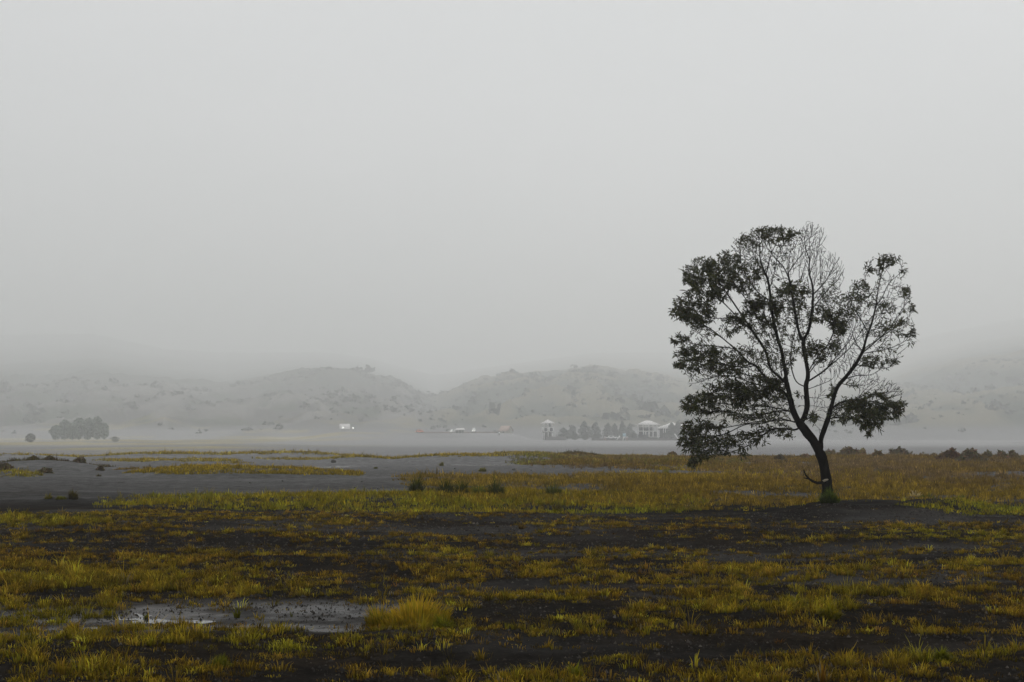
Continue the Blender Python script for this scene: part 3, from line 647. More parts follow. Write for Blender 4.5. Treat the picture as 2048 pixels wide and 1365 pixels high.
limb([(1710, 731), (1742, 735), (1776, 736), (1790, 722), (1794, 712)], 1.0)
limb([(1681, 765), (1700, 771), (1730, 771), (1748, 760)], -.4)
limb([(1655, 840), (1672, 836), (1700, 837), (1730, 832), (1760, 836), (1783, 838), (1800, 828)], -.8)
limb([(1662, 818), (1680, 806), (1710, 800), (1740, 803), (1770, 808), (1795, 812)], .7)
limb([(1720, 801), (1745, 790), (1775, 785), (1804, 782)], 1.0)
limb([(1715, 800), (1730, 780), (1745, 768), (1752, 760)], .5)
limb([(1653, 844), (1640, 841), (1622, 830), (1618, 815)], .5)
limb([(1658, 812), (1645, 815), (1625, 812), (1614, 813)], -.3)
# middle stem
limb([(1600, 848), (1609, 833), (1614, 813), (1613, 790), (1612, 770), (1616, 750), (1611, 717), (1607, 684), (1617, 661), (1623, 632), (1626, 590), (1624, 567), (1618, 545), (1620, 505), (1618, 475), (1612, 450)], .5)
limb([(1607, 684), (1597, 661), (1589, 618), (1581, 573), (1577, 545), (1580, 505), (1580, 478)], -.3)
limb([(1580, 560), (1567, 535), (1549, 515), (1540, 495)], .7)
limb([(1578, 545), (1595, 520), (1606, 505), (1604, 480)], -.8)
limb([(1583, 585), (1600, 560), (1611, 530)], .9)
limb([(1616, 748), (1645, 709), (1665, 669), (1677, 641), (1679, 610)], .9)
limb([(1616, 745), (1632, 718), (1655, 690), (1668, 660), (1660, 625)], -.9)
limb([(1615, 768), (1640, 748), (1654, 737), (1696, 700), (1719, 669), (1735, 645)], -.2)
limb([(1655, 736), (1680, 705), (1700, 680), (1710, 655)], -1.1)
limb([(1626, 588), (1648, 567), (1662, 545), (1672, 525)], .6)
limb([(1628, 620), (1655, 580), (1672, 565), (1683, 548)], -.7)
limb([(1619, 548), (1630, 520), (1637, 500), (1640, 476)], .3)
limb([(1621, 520), (1612, 500), (1608, 478)], .9)
limb([(1611, 777), (1594, 765), (1585, 745), (1581, 717), (1586, 683), (1594, 646), (1600, 600)], 1.3)
limb([(1614, 780), (1640, 770), (1665, 758), (1668, 745)], 1.2)
limb([(1614, 795), (1635, 796), (1645, 785)], .8)
# left stems
limb([(1597, 846), (1587, 824), (1580, 796), (1574, 768), (1568, 728), (1563, 703), (1556, 680), (1549, 652), (1543, 618), (1539, 579), (1532, 550), (1515, 528), (1496, 505), (1480, 490), (1466, 475)], .3)
limb([(1533, 552), (1541, 513), (1555, 480), (1562, 459)], 1.1)
limb([(1530, 548), (1520, 515), (1518, 480)], -.9)
limb([(1538, 578), (1550, 540), (1556, 510), (1572, 480)], -.2)
limb([(1541, 604), (1515, 584), (1498, 562), (1484, 533), (1480, 515)], -1.1)
limb([(1515, 528), (1505, 500), (1505, 475)], 1.2)
limb([(1582, 803), (1566, 785), (1546, 776), (1529, 754), (1510, 731), (1498, 726), (1470, 698), (1442, 675), (1419, 661), (1396, 641), (1371, 628)], -.6)
limb([(1568, 768), (1556, 752), (1541, 737), (1532, 706), (1521, 686), (1504, 661), (1481, 627), (1456, 590), (1436, 562), (1416, 545), (1395, 545)], .7)
limb([(1456, 592), (1458, 565), (1462, 540), (1475, 525)], 1.4)
limb([(1504, 661), (1480, 640), (1441, 601), (1413, 587), (1396, 580)], -1.0)
limb([(1548, 650), (1520, 640), (1500, 610), (1478, 580), (1460, 555)], .1)
limb([(1470, 640), (1440, 637), (1418, 637)], .2)
limb([(1470, 700), (1427, 692), (1396, 690), (1362, 680)], .3)
limb([(1460, 690), (1430, 665), (1400, 645), (1360, 618)], .9)
limb([(1510, 733), (1490, 735), (1459, 731), (1427, 724), (1385, 718), (1357, 730)], -1.3)
limb([(1529, 752), (1500, 752), (1470, 742), (1436, 737), (1400, 728), (1375, 705)], .9)
limb([(1548, 778), (1510, 768), (1460, 752), (1425, 755), (1398, 765), (1378, 768)], -.2)
limb([(1545, 775), (1505, 783), (1470, 775), (1430, 785), (1395, 792)], -1.5)
limb([(1580, 800), (1556, 795), (1520, 790), (1480, 790), (1440, 793), (1405, 803), (1372, 812)], 1.0)
limb([(1588, 824), (1560, 818), (1520, 812), (1490, 813), (1456, 808), (1413, 808), (1377, 815)], -.7)
limb([(1586, 822), (1558, 822), (1520, 830), (1480, 828), (1440, 822), (1400, 828)], 1.3)
limb([(1595, 846), (1570, 841), (1540, 843), (1512, 844), (1470, 852), (1430, 858), (1395, 850)], .9)
limb([(1590, 845), (1560, 838), (1528, 846), (1490, 850), (1455, 866), (1420, 876), (1385, 880), (1366, 878)], -.3)
limb([(1602, 856), (1590, 860), (1570, 858), (1546, 859), (1527, 870), (1510, 884), (1484, 897), (1458, 906), (1427, 914), (1400, 920), (1388, 932)], -.9)
limb([(1546, 860), (1500, 868), (1465, 872), (1430, 885), (1395, 895)], -1.6)
limb([(1527, 870), (1490, 878), (1450, 892), (1410, 903)], .2)
limb([(1575, 858), (1560, 868), (1575, 874), (1583, 868)], -1.2)
limb([(1601, 846), (1612, 838), (1624, 836)], -.5)
NL = len(pos)

# crown lobes: column,row,half sizes, twig density, leaf density
LOBES = [
    (1424, 560, 52, 44, 1.1, 1.0), (1395, 553, 28, 26, .8, 1.0), (1450, 530, 34, 24, .8, .9), (1490, 560, 32, 34, 1.0, .75), (1515, 545, 20, 22, .6, .5),
    (1390, 622, 44, 32, 1.1, 1.0), (1362, 622, 22, 18, .6, .9), (1425, 625, 18, 26, .5, .7), (1362, 680, 18, 10, .6, .8), (1400, 672, 40, 16, .6, .3),
    (1400, 715, 48, 26, 1.1, .95), (1363, 730, 16, 12, .7, .9), (1455, 725, 50, 30, 1.1, .6), (1400, 750, 30, 18, .7, .25), (1450, 755, 50, 14, .7, .25), (1510, 725, 40, 40, .8, .35),
    (1475, 785, 62, 20, 1.2, 1.1), (1440, 778, 30, 14, .6, .9), (1405, 808, 38, 20, 1.2, 1.0), (1385, 815, 20, 14, .7, 1.0), (1450, 812, 60, 18, .8, .5), (1530, 775, 40, 26, 1.0, .9), (1540, 808, 40, 26, .9, .5), (1510, 830, 70, 20, .9, .5),
    (1400, 855, 36, 16, .9, .9), (1432, 852, 24, 16, .6, .8), (1384, 878, 30, 18, 1.1, 1.0), (1440, 888, 60, 20, .8, .65), (1500, 875, 50, 16, .6, .6), (1398, 907, 32, 14, .8, .85), (1388, 926, 12, 15, .8, 1.0), (1540, 858, 40, 14, .6, .5), (1575, 868, 22, 12, .4, .5), (1470, 905, 40, 10, .4, .5),
    (1590, 795, 24, 10, .5, .9), (1585, 820, 20, 22, .4, .3), (1622, 838, 12, 10, .8, 1.0),
    (1525, 615, 34, 24, 1.0, 1.0), (1500, 640, 34, 20, 1.0, .9), (1470, 650, 30, 22, .8, .6), (1545, 620, 22, 26, .8, .8), (1590, 595, 34, 30, 1.0, .75), (1575, 610, 18, 40, .7, .4), (1608, 640, 22, 20, .6, .5), (1640, 632, 26, 16, 1.0, 1.1), (1670, 652, 22, 18, .9, .9), (1680, 640, 10, 20, .5, .6), (1628, 705, 28, 20, .9, .9), (1668, 690, 10, 18, .4, .7), (1600, 690, 24, 26, .7, .4), (1560, 700, 40, 60, .8, .35), (1540, 660, 44, 40, .8, .4), (1650, 600, 30, 40, .8, .2), (1632, 600, 24, 24, .5, .4),
    (1550, 470, 52, 14, 1.3, .62), (1500, 482, 26, 16, 1.0, .45), (1475, 492, 14, 14, .5, .25), (1520, 505, 50, 36, 1.2, .1), (1560, 510, 40, 40, 1.2, .07), (1500, 530, 40, 34, .9, .06),
    (1620, 492, 24, 44, 1.5, 0), (1612, 462, 8, 16, .5, 0), (1640, 490, 12, 36, .8, 0), (1600, 520, 30, 40, 1.0, .03), (1625, 540, 40, 36, 1.0, 0), (1664, 550, 22, 42, 1.2, 0), (1672, 530, 14, 20, .6, 0), (1672, 600, 14, 44, .9, .03), (1560, 560, 40, 40, .8, .1), (1590, 545, 24, 40, .7, .03),
    (1776, 526, 32, 16, 1.0, .8), (1745, 535, 20, 14, .7, .7), (1750, 560, 30, 22, .9, .35), (1800, 545, 14, 10, .5, .7), (1718, 572, 20, 10, .6, .9), (1715, 602, 32, 18, 1.0, .85), (1698, 622, 16, 20, .6, .8), (1740, 585, 22, 20, .6, .5), (1780, 580, 26, 28, .8, .15), (1772, 618, 20, 14, .7, .9), (1814, 588, 16, 14, .8, .8), (1822, 622, 12, 14, .8, .8), (1800, 620, 24, 24, .7, .35), (1790, 655, 30, 18, .9, .65), (1818, 664, 12, 18, .8, .9), (1822, 685, 6, 12, .4, 1.0), (1760, 660, 36, 30, .9, .35),
    (1706, 655, 34, 44, 1.2, 0), (1735, 620, 30, 30, .8, .3), (1690, 720, 44, 40, 1.0, 0), (1720, 745, 30, 26, .6, .03), (1755, 724, 30, 12, .9, 1.0), (1778, 728, 20, 10, .7, 1.0), (1795, 712, 14, 20, .6, .05), (1770, 695, 40, 14, .7, .35), (1700, 768, 12, 8, .4, .8), (1740, 770, 40, 20, .8, .03), (1660, 768, 30, 30, .5, .02), (1640, 720, 30, 30, .6, .1),
    (1712, 812, 40, 16, 1.2, 1.1), (1745, 800, 34, 14, .9, 1.0), (1730, 832, 46, 18, 1.3, 1.1), (1770, 822, 32, 20, 1.1, 1.05), (1745, 852, 24, 14, .8, 1.1), (1700, 838, 30, 12, .9, 1.0), (1664, 832, 12, 16, .7, 1.0), (1664, 785, 10, 12, .6, 1.0), (1755, 780, 44, 20, .8, .05), (1790, 785, 16, 14, .5, .1), (1800, 815, 10, 14, .5, .7), (1735, 868, 8, 8, .4, 1.0), (1640, 840, 16, 24, .4, 0), (1640, 800, 18, 22, .4, 0)]
limbs_uv = np.array([uv(p[0], p[1], p[2]) for p in pos]); limbs_d = np.array([p[1] - TD for p in pos])
att = []
for (cu, cv, ru, rv, dn, lf) in LOBES:
    k = int(math.pi * ru * rv * dn / 11.0) + 3
    t = rng.uniform(0, 2 * math.pi, k); q = np.sqrt(rng.uniform(0, 1, k))
    for a, b in zip(cu + ru * q * np.cos(t), cv + rv * q * np.sin(t)):
        dd = ((limbs_uv - np.array([a, b])) ** 2).sum(1) + rng.uniform(0, 900, NL)
        d0 = limbs_d[int(np.argmin(dd))]
        att.append(tp(a, b, d0 + rng.normal(0, .32)))
att = np.array(att)
pdir = [np.zeros(3)] * NL
for i in range(NL):
    if par[i] >= 0:
        d = pos[i] - pos[par[i]]; pdir[i] = d / max(1e-6, np.linalg.norm(d))
center = tp(1612, 860)
STEP, KILL, INF = .07, .16, 1.6
att = att[rng.permutation(len(att))[:int(len(att) * .16)]]
alive = np.ones(len(att), bool)
U_, V_ = uv(np.array(pos)[:, 0], np.array(pos)[:, 1], np.array(pos)[:, 2])
is_trunk = (V_ > 840) & (U_ > 1590)
nch = {}
for it in range(60):
    idx = np.nonzero(alive)[0]
    if len(idx) < 6: break
    kd = kdtree.KDTree(len(pos))
    for i, p in enumerate(pos):
        if i < NL and is_trunk[i]: continue
        kd.insert(p, i)
    kd.balance(); acc = {}
    for a in idx:
        co, i, dist = kd.find(att[a])
        if dist < KILL: alive[a] = False; continue
        if dist < INF:
            d = (att[a] - pos[i]) / dist
            acc[i] = acc[i] + d if i in acc else d
    if not acc: break
    for i, d in acc.items():
        if nch.get(i, 0) >= 2: continue
        d = d / max(1e-6, np.linalg.norm(d))
        o_ = pos[i] - center; o_ = o_ / np.linalg.norm(o_)
        nd = d + .9 * pdir[i] + .25 * o_ + rng.normal(0, .05, 3)
        nd /= np.linalg.norm(nd)
        if np.linalg.norm(pdir[i]) > .5 and nd.dot(pdir[i]) < .45: continue
        add_node(pos[i] + nd * STEP * rng.uniform(.8, 1.2), i); pdir.append(nd); nch[i] = nch.get(i, 0) + 1
# shoots: smooth, sweeping outwards and up, as many as each part of the crown carries
CELL = 6.0
gu, gv = np.meshgrid(np.arange(1330, 1846, CELL) + CELL / 2, np.arange(436, 946, CELL) + CELL / 2)
want = np.zeros_like(gu)
for (cu, cv, ru, rv, dn, lf) in LOBES:
    e = ((gu - cu) / ru) ** 2 + ((gv - cv) / rv) ** 2
    want = np.maximum(want, dn * np.clip(1.25 - e, 0, 1) ** .5 * (1.25 if lf < .15 else 1.0))
want = want * 3.9; have = np.zeros_like(want)
def cell(p):
    dep = p[1] * cp + (p[2] - CZ) * sp_; a = 1024 + F * p[0] / dep; b = 682.5 - F * ((p[2] - CZ) * cp - p[1] * sp_) / dep
    return int((b - 436) // CELL), int((a - 1330) // CELL)
def inside(c_): return 0 <= c_[0] < want.shape[0] and 0 <= c_[1] < want.shape[1]
for i in range(NL, len(pos)):
    c_ = cell(pos[i])
    if inside(c_): have[c_] += 1
def perp(d):
    q = rng.normal(0, 1, 3); q[1] *= .8; q -= d * q.dot(d); return q / np.linalg.norm(q)
for rnd in range(4):
    seeds = [i for i in range(len(pos)) if not (i < NL and is_trunk[i])]
    if rnd: seeds = [i for i in seeds if rng.uniform() < .6]
    seeds = [seeds[q] for q in rng.permutation(len(seeds))]
    for s0 in seeds:
        c_ = cell(pos[s0])
        if not inside(c_) or (want[c_] - have[c_]) < .5 or nch.get(s0, 0) >= 2 or rng.uniform() < .45: continue
        d0 = pdir[s0]; a_ = rng.uniform(.35, .7)
        st_ = [(s0, d0 * math.cos(a_) + perp(d0) * math.sin(a_) + np.array([0, 0, .12]), rng.uniform(.35, .95))]
        while st_:
            i, d, left = st_.pop(0)
            d = d / np.linalg.norm(d); bend = rng.normal(0, .05, 3); sgn = 1
            while left > 0:
                o_ = pos[i] - center; o_ = o_ / np.linalg.norm(o_)
                d = d + .075 * o_ + np.array([0, 0, .045]) + bend * .6 + rng.normal(0, .045, 3); d /= np.linalg.norm(d)
                q = pos[i] + d * .058; c_ = cell(q)
                if not inside(c_) or want[c_] <= 0 or have[c_] > want[c_] + 1.5: break
                nch[i] = nch.get(i, 0) + 1
                i = add_node(q, i); pdir.append(d.copy()); have[c_] += 1; left -= .058
                if left > .12 and rng.uniform() < .34:
                    a_ = rng.uniform(.28, .55); pr_ = perp(d); st_.append((i, d * math.cos(a_) + pr_ * math.sin(a_), left * rng.uniform(.55, .95)))
NN = len(pos); pos = np.array(pos); par = np.array(par)
print('tree nodes', NN, 'attractors left', int(alive.sum()), 'of', len(att))
kids = [[] for _ in range(NN)]
for i in range(NN):
    if par[i] >= 0: kids[par[i]].append(i)
tips = [i for i in range(NN) if not kids[i]]
TIP_R = .0058; TR = .140
ex = math.log(len(tips)) / math.log(TR / TIP_R); print('tips', len(tips), 'exponent', ex)
acc = np.zeros(NN)
for i in range(NN - 1, -1, -1):
    if not kids[i]: acc[i] = 1
    if par[i] >= 0: acc[par[i]] += acc[i] + .012
rd = TIP_R * np.maximum(acc, 1) ** (1 / ex)
rd = np.maximum(TIP_R, TR * (rd / TR) ** 1.38)
# root flare
for i in range(NN):
    if i < 40:
        rd[i] *= 1 + .35 * max(0, 1 - (pos[i][2] - tz) / .35)
tree = empty('tree', (tp(1657, 1018)[0], TD, tz)); tag(tree, 'lone dark tree with a wide forked crown standing on a small rise at the right', 'tree')
org = np.array(tree.location)
def tubes(sel_chain, name, mat):
    vv, fl, sz = [], [], []
    base = 0
    for ch in sel_chain:
        p = pos[ch] - org; r = rd[ch].copy(); r[0] = min(r[0], r[1] * 1.15) if ch[0] != 0 else r[0]
        ns = 12 if r.max() > .06 else (8 if r.max() > .03 else (5 if r.max() > .012 else 3))
        t = np.gradient(p, axis=0); t /= np.maximum(1e-9, np.linalg.norm(t, axis=1))[:, None]
        ref = np.array([.31, .93, .2]) if abs(t[0][1]) < .9 else np.array([1., 0, 0])
        a = np.cross(t, ref); a /= np.linalg.norm(a, axis=1)[:, None]; b = np.cross(t, a)
        an = np.linspace(0, 2 * math.pi, ns, endpoint=False)
        ring = p[:, None] + r[:, None, None] * (np.cos(an)[None, :, None] * a[:, None] + np.sin(an)[None, :, None] * b[:, None])
        if ns >= 8:
            q = ring.reshape(-1, 3); k = 1 + .16 * (fbm(q[:, 0] * 7 + q[:, 1] * 5, q[:, 2] * 3.3, 9, 3).reshape(len(p), ns, 1) - .5) * 2
            ring = p[:, None] + (ring - p[:, None]) * k
        vv.append(ring.reshape(-1, 3)); m_ = len(p)
        i_ = np.arange(m_ - 1)[:, None] * ns; j_ = np.arange(ns)[None]; jn = (j_ + 1) % ns
        f = np.stack([i_ + j_, i_ + jn, i_ + ns + jn, i_ + ns + j_], -1).reshape(-1, 4) + base
        fl.append(f.ravel()); sz.append(np.full(len(f), 4))
        fl.append(np.arange(ns) + base + (m_ - 1) * ns); sz.append([ns])
        base += m_ * ns
    return raw_mesh(name, np.concatenate(vv), np.concatenate(fl), np.concatenate(sz), mat, tree, smooth=True)
chains = []
stack = [(0, -1)]
while stack:
    s_, pr = stack.pop(); ch = ([pr] if pr >= 0 else []) + [s_]; c_ = s_
    while kids[c_]:
        ks = sorted(kids[c_], key=lambda q: -rd[q])
        for q in ks[1:]: stack.append((q, c_))
        c_ = ks[0]; ch.append(c_)
    if len(ch) > 1: chains.append(ch)
big = [c_ for c_ in chains if rd[c_[min(1, len(c_) - 1)]] > .045]; small = [c_ for c_ in chains if rd[c_[min(1, len(c_) - 1)]] <= .045]
tubes(big, 'trunk', M_bark); tubes(small, 'branches', M_bark)
# leaves
pu, pv = uv(pos[:, 0], pos[:, 1], pos[:, 2])
ld = np.zeros(NN)
for (cu, cv, ru, rv, dn, lf) in LOBES:
    e = ((pu - cu) / ru) ** 2 + ((pv - cv) / rv) ** 2
    ld = np.maximum(ld, lf * (.62 if cu > 1680 and cv < 720 else 1) * np.clip(1.45 - e, 0, 1) ** .5)
thin = rd < .012
nf = sst(.35, .6, fbm(pu / 17., pv / 13., 151, 2)); big_ = sst(.6, .95, ld); ld = ld ** 1.5 * ((.6 + 1.1 * nf) * (1 - big_) + (.55 + .75 * nf) * big_); kn = rng.poisson(np.where(thin, ld * np.where(acc < 3, 6.8, 2.8), 0)); kn = np.where(ld < .005, 0, kn)
k = np.repeat(np.arange(NN), kn); n = len(k); pd = np.array(pdir)[k]
d = pd * .6 + rng.normal(0, .62, (n, 3)); d[:, 2] -= .28; d /= np.linalg.norm(d, axis=1)[:, None]
L = rng.lognormal(0, .32, (n, 1)) * .092; wv = np.cross(d, rng.normal(0, 1, (n, 3))); wv /= np.linalg.norm(wv, axis=1)[:, None]; wv *= rng.uniform(.011, .018, (n, 1))
b0 = pos[k] + rng.normal(0, .018, (n, 3)) - org; sag = np.zeros((n, 3)); sag[:, 2] = -.12 * L[:, 0]
Vv = np.stack([b0, b0 + d * L * .4 + wv, b0 + d * L * .75 + wv * .7 + sag * .5, b0 + d * L + sag, b0 + d * L * .75 - wv * .7 + sag * .5, b0 + d * L * .4 - wv], 1)
lc = mixc(np.array([.016, .023, .007]), np.array([.085, .092, .012]), np.clip(rng.normal(.35, .3, n), 0, 1))
rust = rng.uniform(0, 1, n) < .10; lc[rust] = np.array([.06, .038, .012])
fo = raw_mesh('foliage', Vv.reshape(-1, 3), np.arange(n * 6), np.full(n, 6), M_leaf, tree, colors=np.repeat(lc, 6, 0))
print('leaves', n)
# broken stub near the foot, with the pale scar it grows from
def skin_path(pts, rads, name, mat, parent, ns=8):
    pts = np.array(pts) - org; t = np.gradient(pts, axis=0); t /= np.linalg.norm(t, axis=1)[:, None]; a = np.cross(t, [0, 1, .1]); a /= np.linalg.norm(a, axis=1)[:, None]; b = np.cross(t, a)
    mb = MB(); vs_ = []; fc = []
    for p, q, w, r in zip(pts, a, b, rads):
        for k_ in range(ns):
            an = 2 * math.pi * k_ / ns; vs_.append(p + r * (1 + .12 * math.sin(3 * an + p[0] * 40)) * (math.cos(an) * q + math.sin(an) * w))
    for i in range(len(pts) - 1):
        for k_ in range(ns): fc.append((i*ns+k_, i*ns+(k_+1)%ns, (i+1)*ns+(k_+1)%ns, (i+1)*ns+k_))
    fc.append(tuple(range(ns))[::-1]); fc.append(tuple((len(pts)-1)*ns + k_ for k_ in range(ns)))
    return mb.add(vs_, fc).build(name, mat, parent, smooth=True)
sb = skin_path([tp(1652, 960, -.05), tp(1643, 966, -.2), tp(1634, 966.5, -.3), tp(1625, 963, -.38), tp(1618, 958, -.42), tp(1612, 951, -.45), tp(1609, 945, -.47), tp(1607.5, 940, -.48)], [.05, .045, .04, .036, .03, .026, .02, .016], 'broken_branch', M_bark, tree)
sb['label'] = 'bare broken branch curving up to the left near the foot'
skin_path([tp(1618, 958, -.42), tp(1612, 957, -.44), tp(1607, 956, -.46)], [.024, .018, .010], 'broken_twig', M_bark, tree)
skin_path([tp(1656, 959.5, -.145), tp(1651, 960.5, -.165), tp(1646, 963, -.19)], [.018, .034, .03], 'cut_scar', M_wood, tree)
clump(1660, 1028, 56, 30, 'bright green collar of grass around the foot of the lone tree', GREEN * .8, GREEN * 1.3 + OLIVE * .7, 700, spread=1.1, wmul=.9)

# ------------------------------------------------------------------ far trees
def far_tree(u0, vb, wpx, hpx, D, label, group, shape='cone', name='conifer', col=np.array([.12, .14, .115]), zb=None):
    s = D / F; x_ = (u0 - 1024) / F * D; zb = float(land(np.array([x_]), np.array([float(D)]))[0]) if zb is None else zb
    h = max(2.0, (CZ + (HOR - vb + hpx) / F * D) - zb); w = wpx * s / 2
    k = 1100; t = rng.uniform(0, 1, k) ** .8; an = rng.uniform(0, 2 * math.pi, k)
    if shape == 'cone': pr = (1 - t) ** .62 * (.5 + .8 * vn(an * 1.1 + u0, t * 9 + u0, 12)) + .05; z0 = .10
    else: pr = np.sqrt(np.clip(1 - (2 * t - 1) ** 2 * .9, 0, 1)) * (.8 + .3 * vn(an * 1.2 + u0, t * 5, 3)); z0 = .06
    q = np.sqrt(rng.uniform(.1, 1, k)) * pr * w * (.62 + .75 * vn(an * 1.6 + u0 * 3, t * 6 + u0, 8)); t = t * (.93 + .12 * vn(an * 1.3 + u0, t, 4))
    c0 = np.stack([np.cos(an) * q, np.sin(an) * q, h * (z0 + (1 - z0) * t)], 1)
    a = rng.normal(0, 1, (k, 3)); a /= np.linalg.norm(a, axis=1)[:, None]; b = np.cross(a, rng.normal(0, 1, (k, 3))); b /= np.linalg.norm(b, axis=1)[:, None]
    sz = h * .05 * rng.uniform(.6, 1.4, (k, 1))
    Vv = np.stack([c0 - a * sz, c0 + b * sz * .6, c0 + a * sz, c0 - b * sz * .6], 1)
    cc = np.clip(col[None] * (1 + rng.normal(0, .3, (k, 1))), .01, 1)
    root = empty(name, (x_, D, zb)); tag(root, label, 'tree', group)
    raw_mesh('crown', Vv.reshape(-1, 3), np.arange(k * 4), np.full(k, 4), M_scrub, root, colors=np.repeat(cc, 4, 0))
    MB().bar((0, 0, -.3), (0, 0, h * .8), .035 * h).build('trunk', M_bark, root)
CG = 'dark conifers standing around the far pavilion'
for i, (u0, hp, w, D, lb) in enumerate([
    (1127, 24, 22, 930, 'low broad conifer right of the watchtower, nearest to it'), (1145, 30, 18, 940, 'conifer second to the right of the watchtower'), (1168, 40, 20, 935, 'tall dark conifer midway between watchtower and pavilion'),
    (1191, 38, 20, 940, 'broad dark conifer right of the tall midway one'), (1215, 36, 15, 925, 'narrow conifer first in the row left of the pavilion'), (1229, 34, 12, 930, 'thin conifer second in the row left of the pavilion'),
    (1244, 39, 14, 925, 'tall conifer third in the row left of the pavilion'), (1259, 34, 16, 935, 'conifer closest to the left side of the pavilion'), (1343, 36, 17, 880, 'big dark conifer before the right hand roofs, left of a pair'),
    (1355, 40, 17, 880, 'big dark conifer before the right hand roofs, right of a pair'), (1134, 18, 16, 900, 'small bushy conifer in front beside the watchtower')]):
    far_tree(u0, 877, w * 1.6, hp * .84, D, lb, CG)
GG = 'trees of the small grove on the left'
for (u0, hp, w, D, lb) in [(113, 38, 26, 640, 'dark round tree at the left end of the small grove'), (131, 42, 26, 655, 'second tree from the left in the small grove'), (147, 40, 24, 622, 'tree standing forward near the middle of the small grove'), (160, 44, 28, 650, 'middle tree of the small grove'),
        (178, 44, 28, 655, 'third tree from the right in the small grove'), (196, 45, 26, 650, 'tallest tree of the small grove, second from its right end'), (210, 40, 22, 640, 'dark tree at the right end of the small grove')]:
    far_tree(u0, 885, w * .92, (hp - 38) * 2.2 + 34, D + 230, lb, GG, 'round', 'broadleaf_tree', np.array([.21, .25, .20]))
far_tree(63, 880, 20, 12, 640, 'lone round bush on the plain left of the small grove', None, 'round', 'bush', np.array([.05, .06, .035]))
far_tree(232, 882, 20, 8, 700, 'low bush on the plain just right of the small grove', None, 'round', 'bush', np.array([.07, .08, .05]))

# scrub on the far slopes
n = 12000
D = np.sqrt(rng.uniform(0, 1, n)) * 1150 + 980; uu = rng.uniform(-250, 2300, n); x = (uu - 1024) / F * D; z = land(x, D)
k = (z > 2) & (rng.uniform(0, 1, n) < np.where(uu < 860, sst(.44, .62, fbm(x / 60, D / 90, 141, 5)), .25 + .7 * sst(.4, .6, fbm(x / 70, D / 110, 143, 5))))
x, D, z = x[k], D[k], z[k]; n = len(x); R_ = rng.lognormal(0, .55, n) * 2.4
q = 14; kk = np.repeat(np.arange(n), q); d = rng.normal(0, 1, (n * q, 3)); d /= np.linalg.norm(d, axis=1)[:, None]; d[:, 2] = np.abs(d[:, 2])
c0 = np.stack([x, D, z], 1)[kk] + d * (R_[kk] * rng.uniform(.3, 1, n * q))[:, None] * np.array([1, 1, .8])
a = rng.normal(0, 1, (n * q, 3)); a /= np.linalg.norm(a, axis=1)[:, None]; b = np.cross(a, rng.normal(0, 1, (n * q, 3))); b /= np.linalg.norm(b, axis=1)[:, None]; sz = (R_[kk] * .38)[:, None]
Vv = np.stack([c0 - a * sz, c0 + b * sz * .7, c0 + a * sz, c0 - b * sz * .7], 1)
tag(raw_mesh('hillside_scrub', Vv.reshape(-1, 3), np.arange(n * q * 4), np.full(n * q, 4), M_scrub, colors=np.repeat(np.clip(np.array([.05, .06, .047])[None] * (1 + rng.normal(0, .3, (n * q, 1))), .01, 1), 4, 0)),
    'dark scrub and woodland scattered over the misty slopes', 'scrub', kind='stuff')

# ------------------------------------------------------------------ far buildings and vehicles
def at_far(u0, D): x_ = (u0 - 1024) / F * D; return x_, D, float(land(np.array([x_]), np.array([float(D)]))[0])
def root_at(name, u0, D, z=None, rz=0):
    x_, y_, zz = at_far(u0, D); return empty(name, (x_, y_, zz if z is None else z), rz)
PXM = lambda D: D / F
# watchtower
D = 880.; s = D / F
t = root_at('watchtower', 1095.5, D, rz=R(4)); tag(t, 'small white two storey lookout tower with a pointed roof and two rounded openings', 'watchtower')
def zrow(v_, D=D, base=t): return CZ + (HOR - v_) / F * D - base.location.z
W_ = 11 * s
z_deck = zrow(864.5); z_top = zrow(855); z_eave = zrow(847.5); z_roof = zrow(839.5)
posts([((sx * W_ * .72, sy * W_ * .72, -.5), (sx * W_ * .72, sy * W_ * .72, z_deck)) for sx in (-1, 0, 1) for sy in (-1, 1)], 'post', M_white, t, .42)
# wall band with two rounded-corner openings: frame pieces around octagonal holes
def holed_wall(x0, x1, z0, z1, y, th, centers, hw, hh_):
    mb = MB(); xs = [x0]
    for c_ in centers: xs += [c_ - hw, c_ + hw]
    xs.append(x1)
    for i in range(0, len(xs), 2): mb.box(xs[i], xs[i+1], y, y + th, z0, z1)
    zc = (z0 + z1) / 2
    for c_ in centers:
        for sg in (-1, 1):
            zo = z1 if sg > 0 else z0; zi = zc + sg * hh_
            mb.box(c_ - hw, c_ + hw, y + .002, y + th - .002, min(zo, zi), max(zo, zi))
            for sx in (-1, 1):   # corner fillets
                x_ = c_ + sx * hw; mb.add([(x_, y + .01, zi), (x_ - sx * hw * .45, y + .01, zi), (x_, y + .01, zi - sg * hh_ * .4), (x_, y + th - .01, zi), (x_ - sx * hw * .45, y + th - .01, zi), (x_, y + th - .01, zi - sg * hh_ * .4)],
                       [(0, 1, 2), (3, 5, 4), (1, 4, 5, 2)])
    return mb
wl = holed_wall(-W_, W_, z_deck, z_top, -W_, .3, (-W_ * .47, W_ * .53), W_ * .28, (z_top - z_deck) * .38)
wl.box(-W_, -W_ + .3, -W_ + .3, W_, z_deck, z_top); wl.box(W_ - .3, W_, -W_ + .3, W_, z_deck, z_top); wl.box(-W_ + .3, W_ - .3, W_ - .3, W_ - .002, z_deck, z_top)
wl.build('wall', M_white, t)
MB().box(-W_ * .93, W_ * .93, -W_ * .75, W_ * .85, z_deck, z_top - .1).build('interior_shade', M_dark, t)  # solid dark box added inside, standing in for shade behind the openings
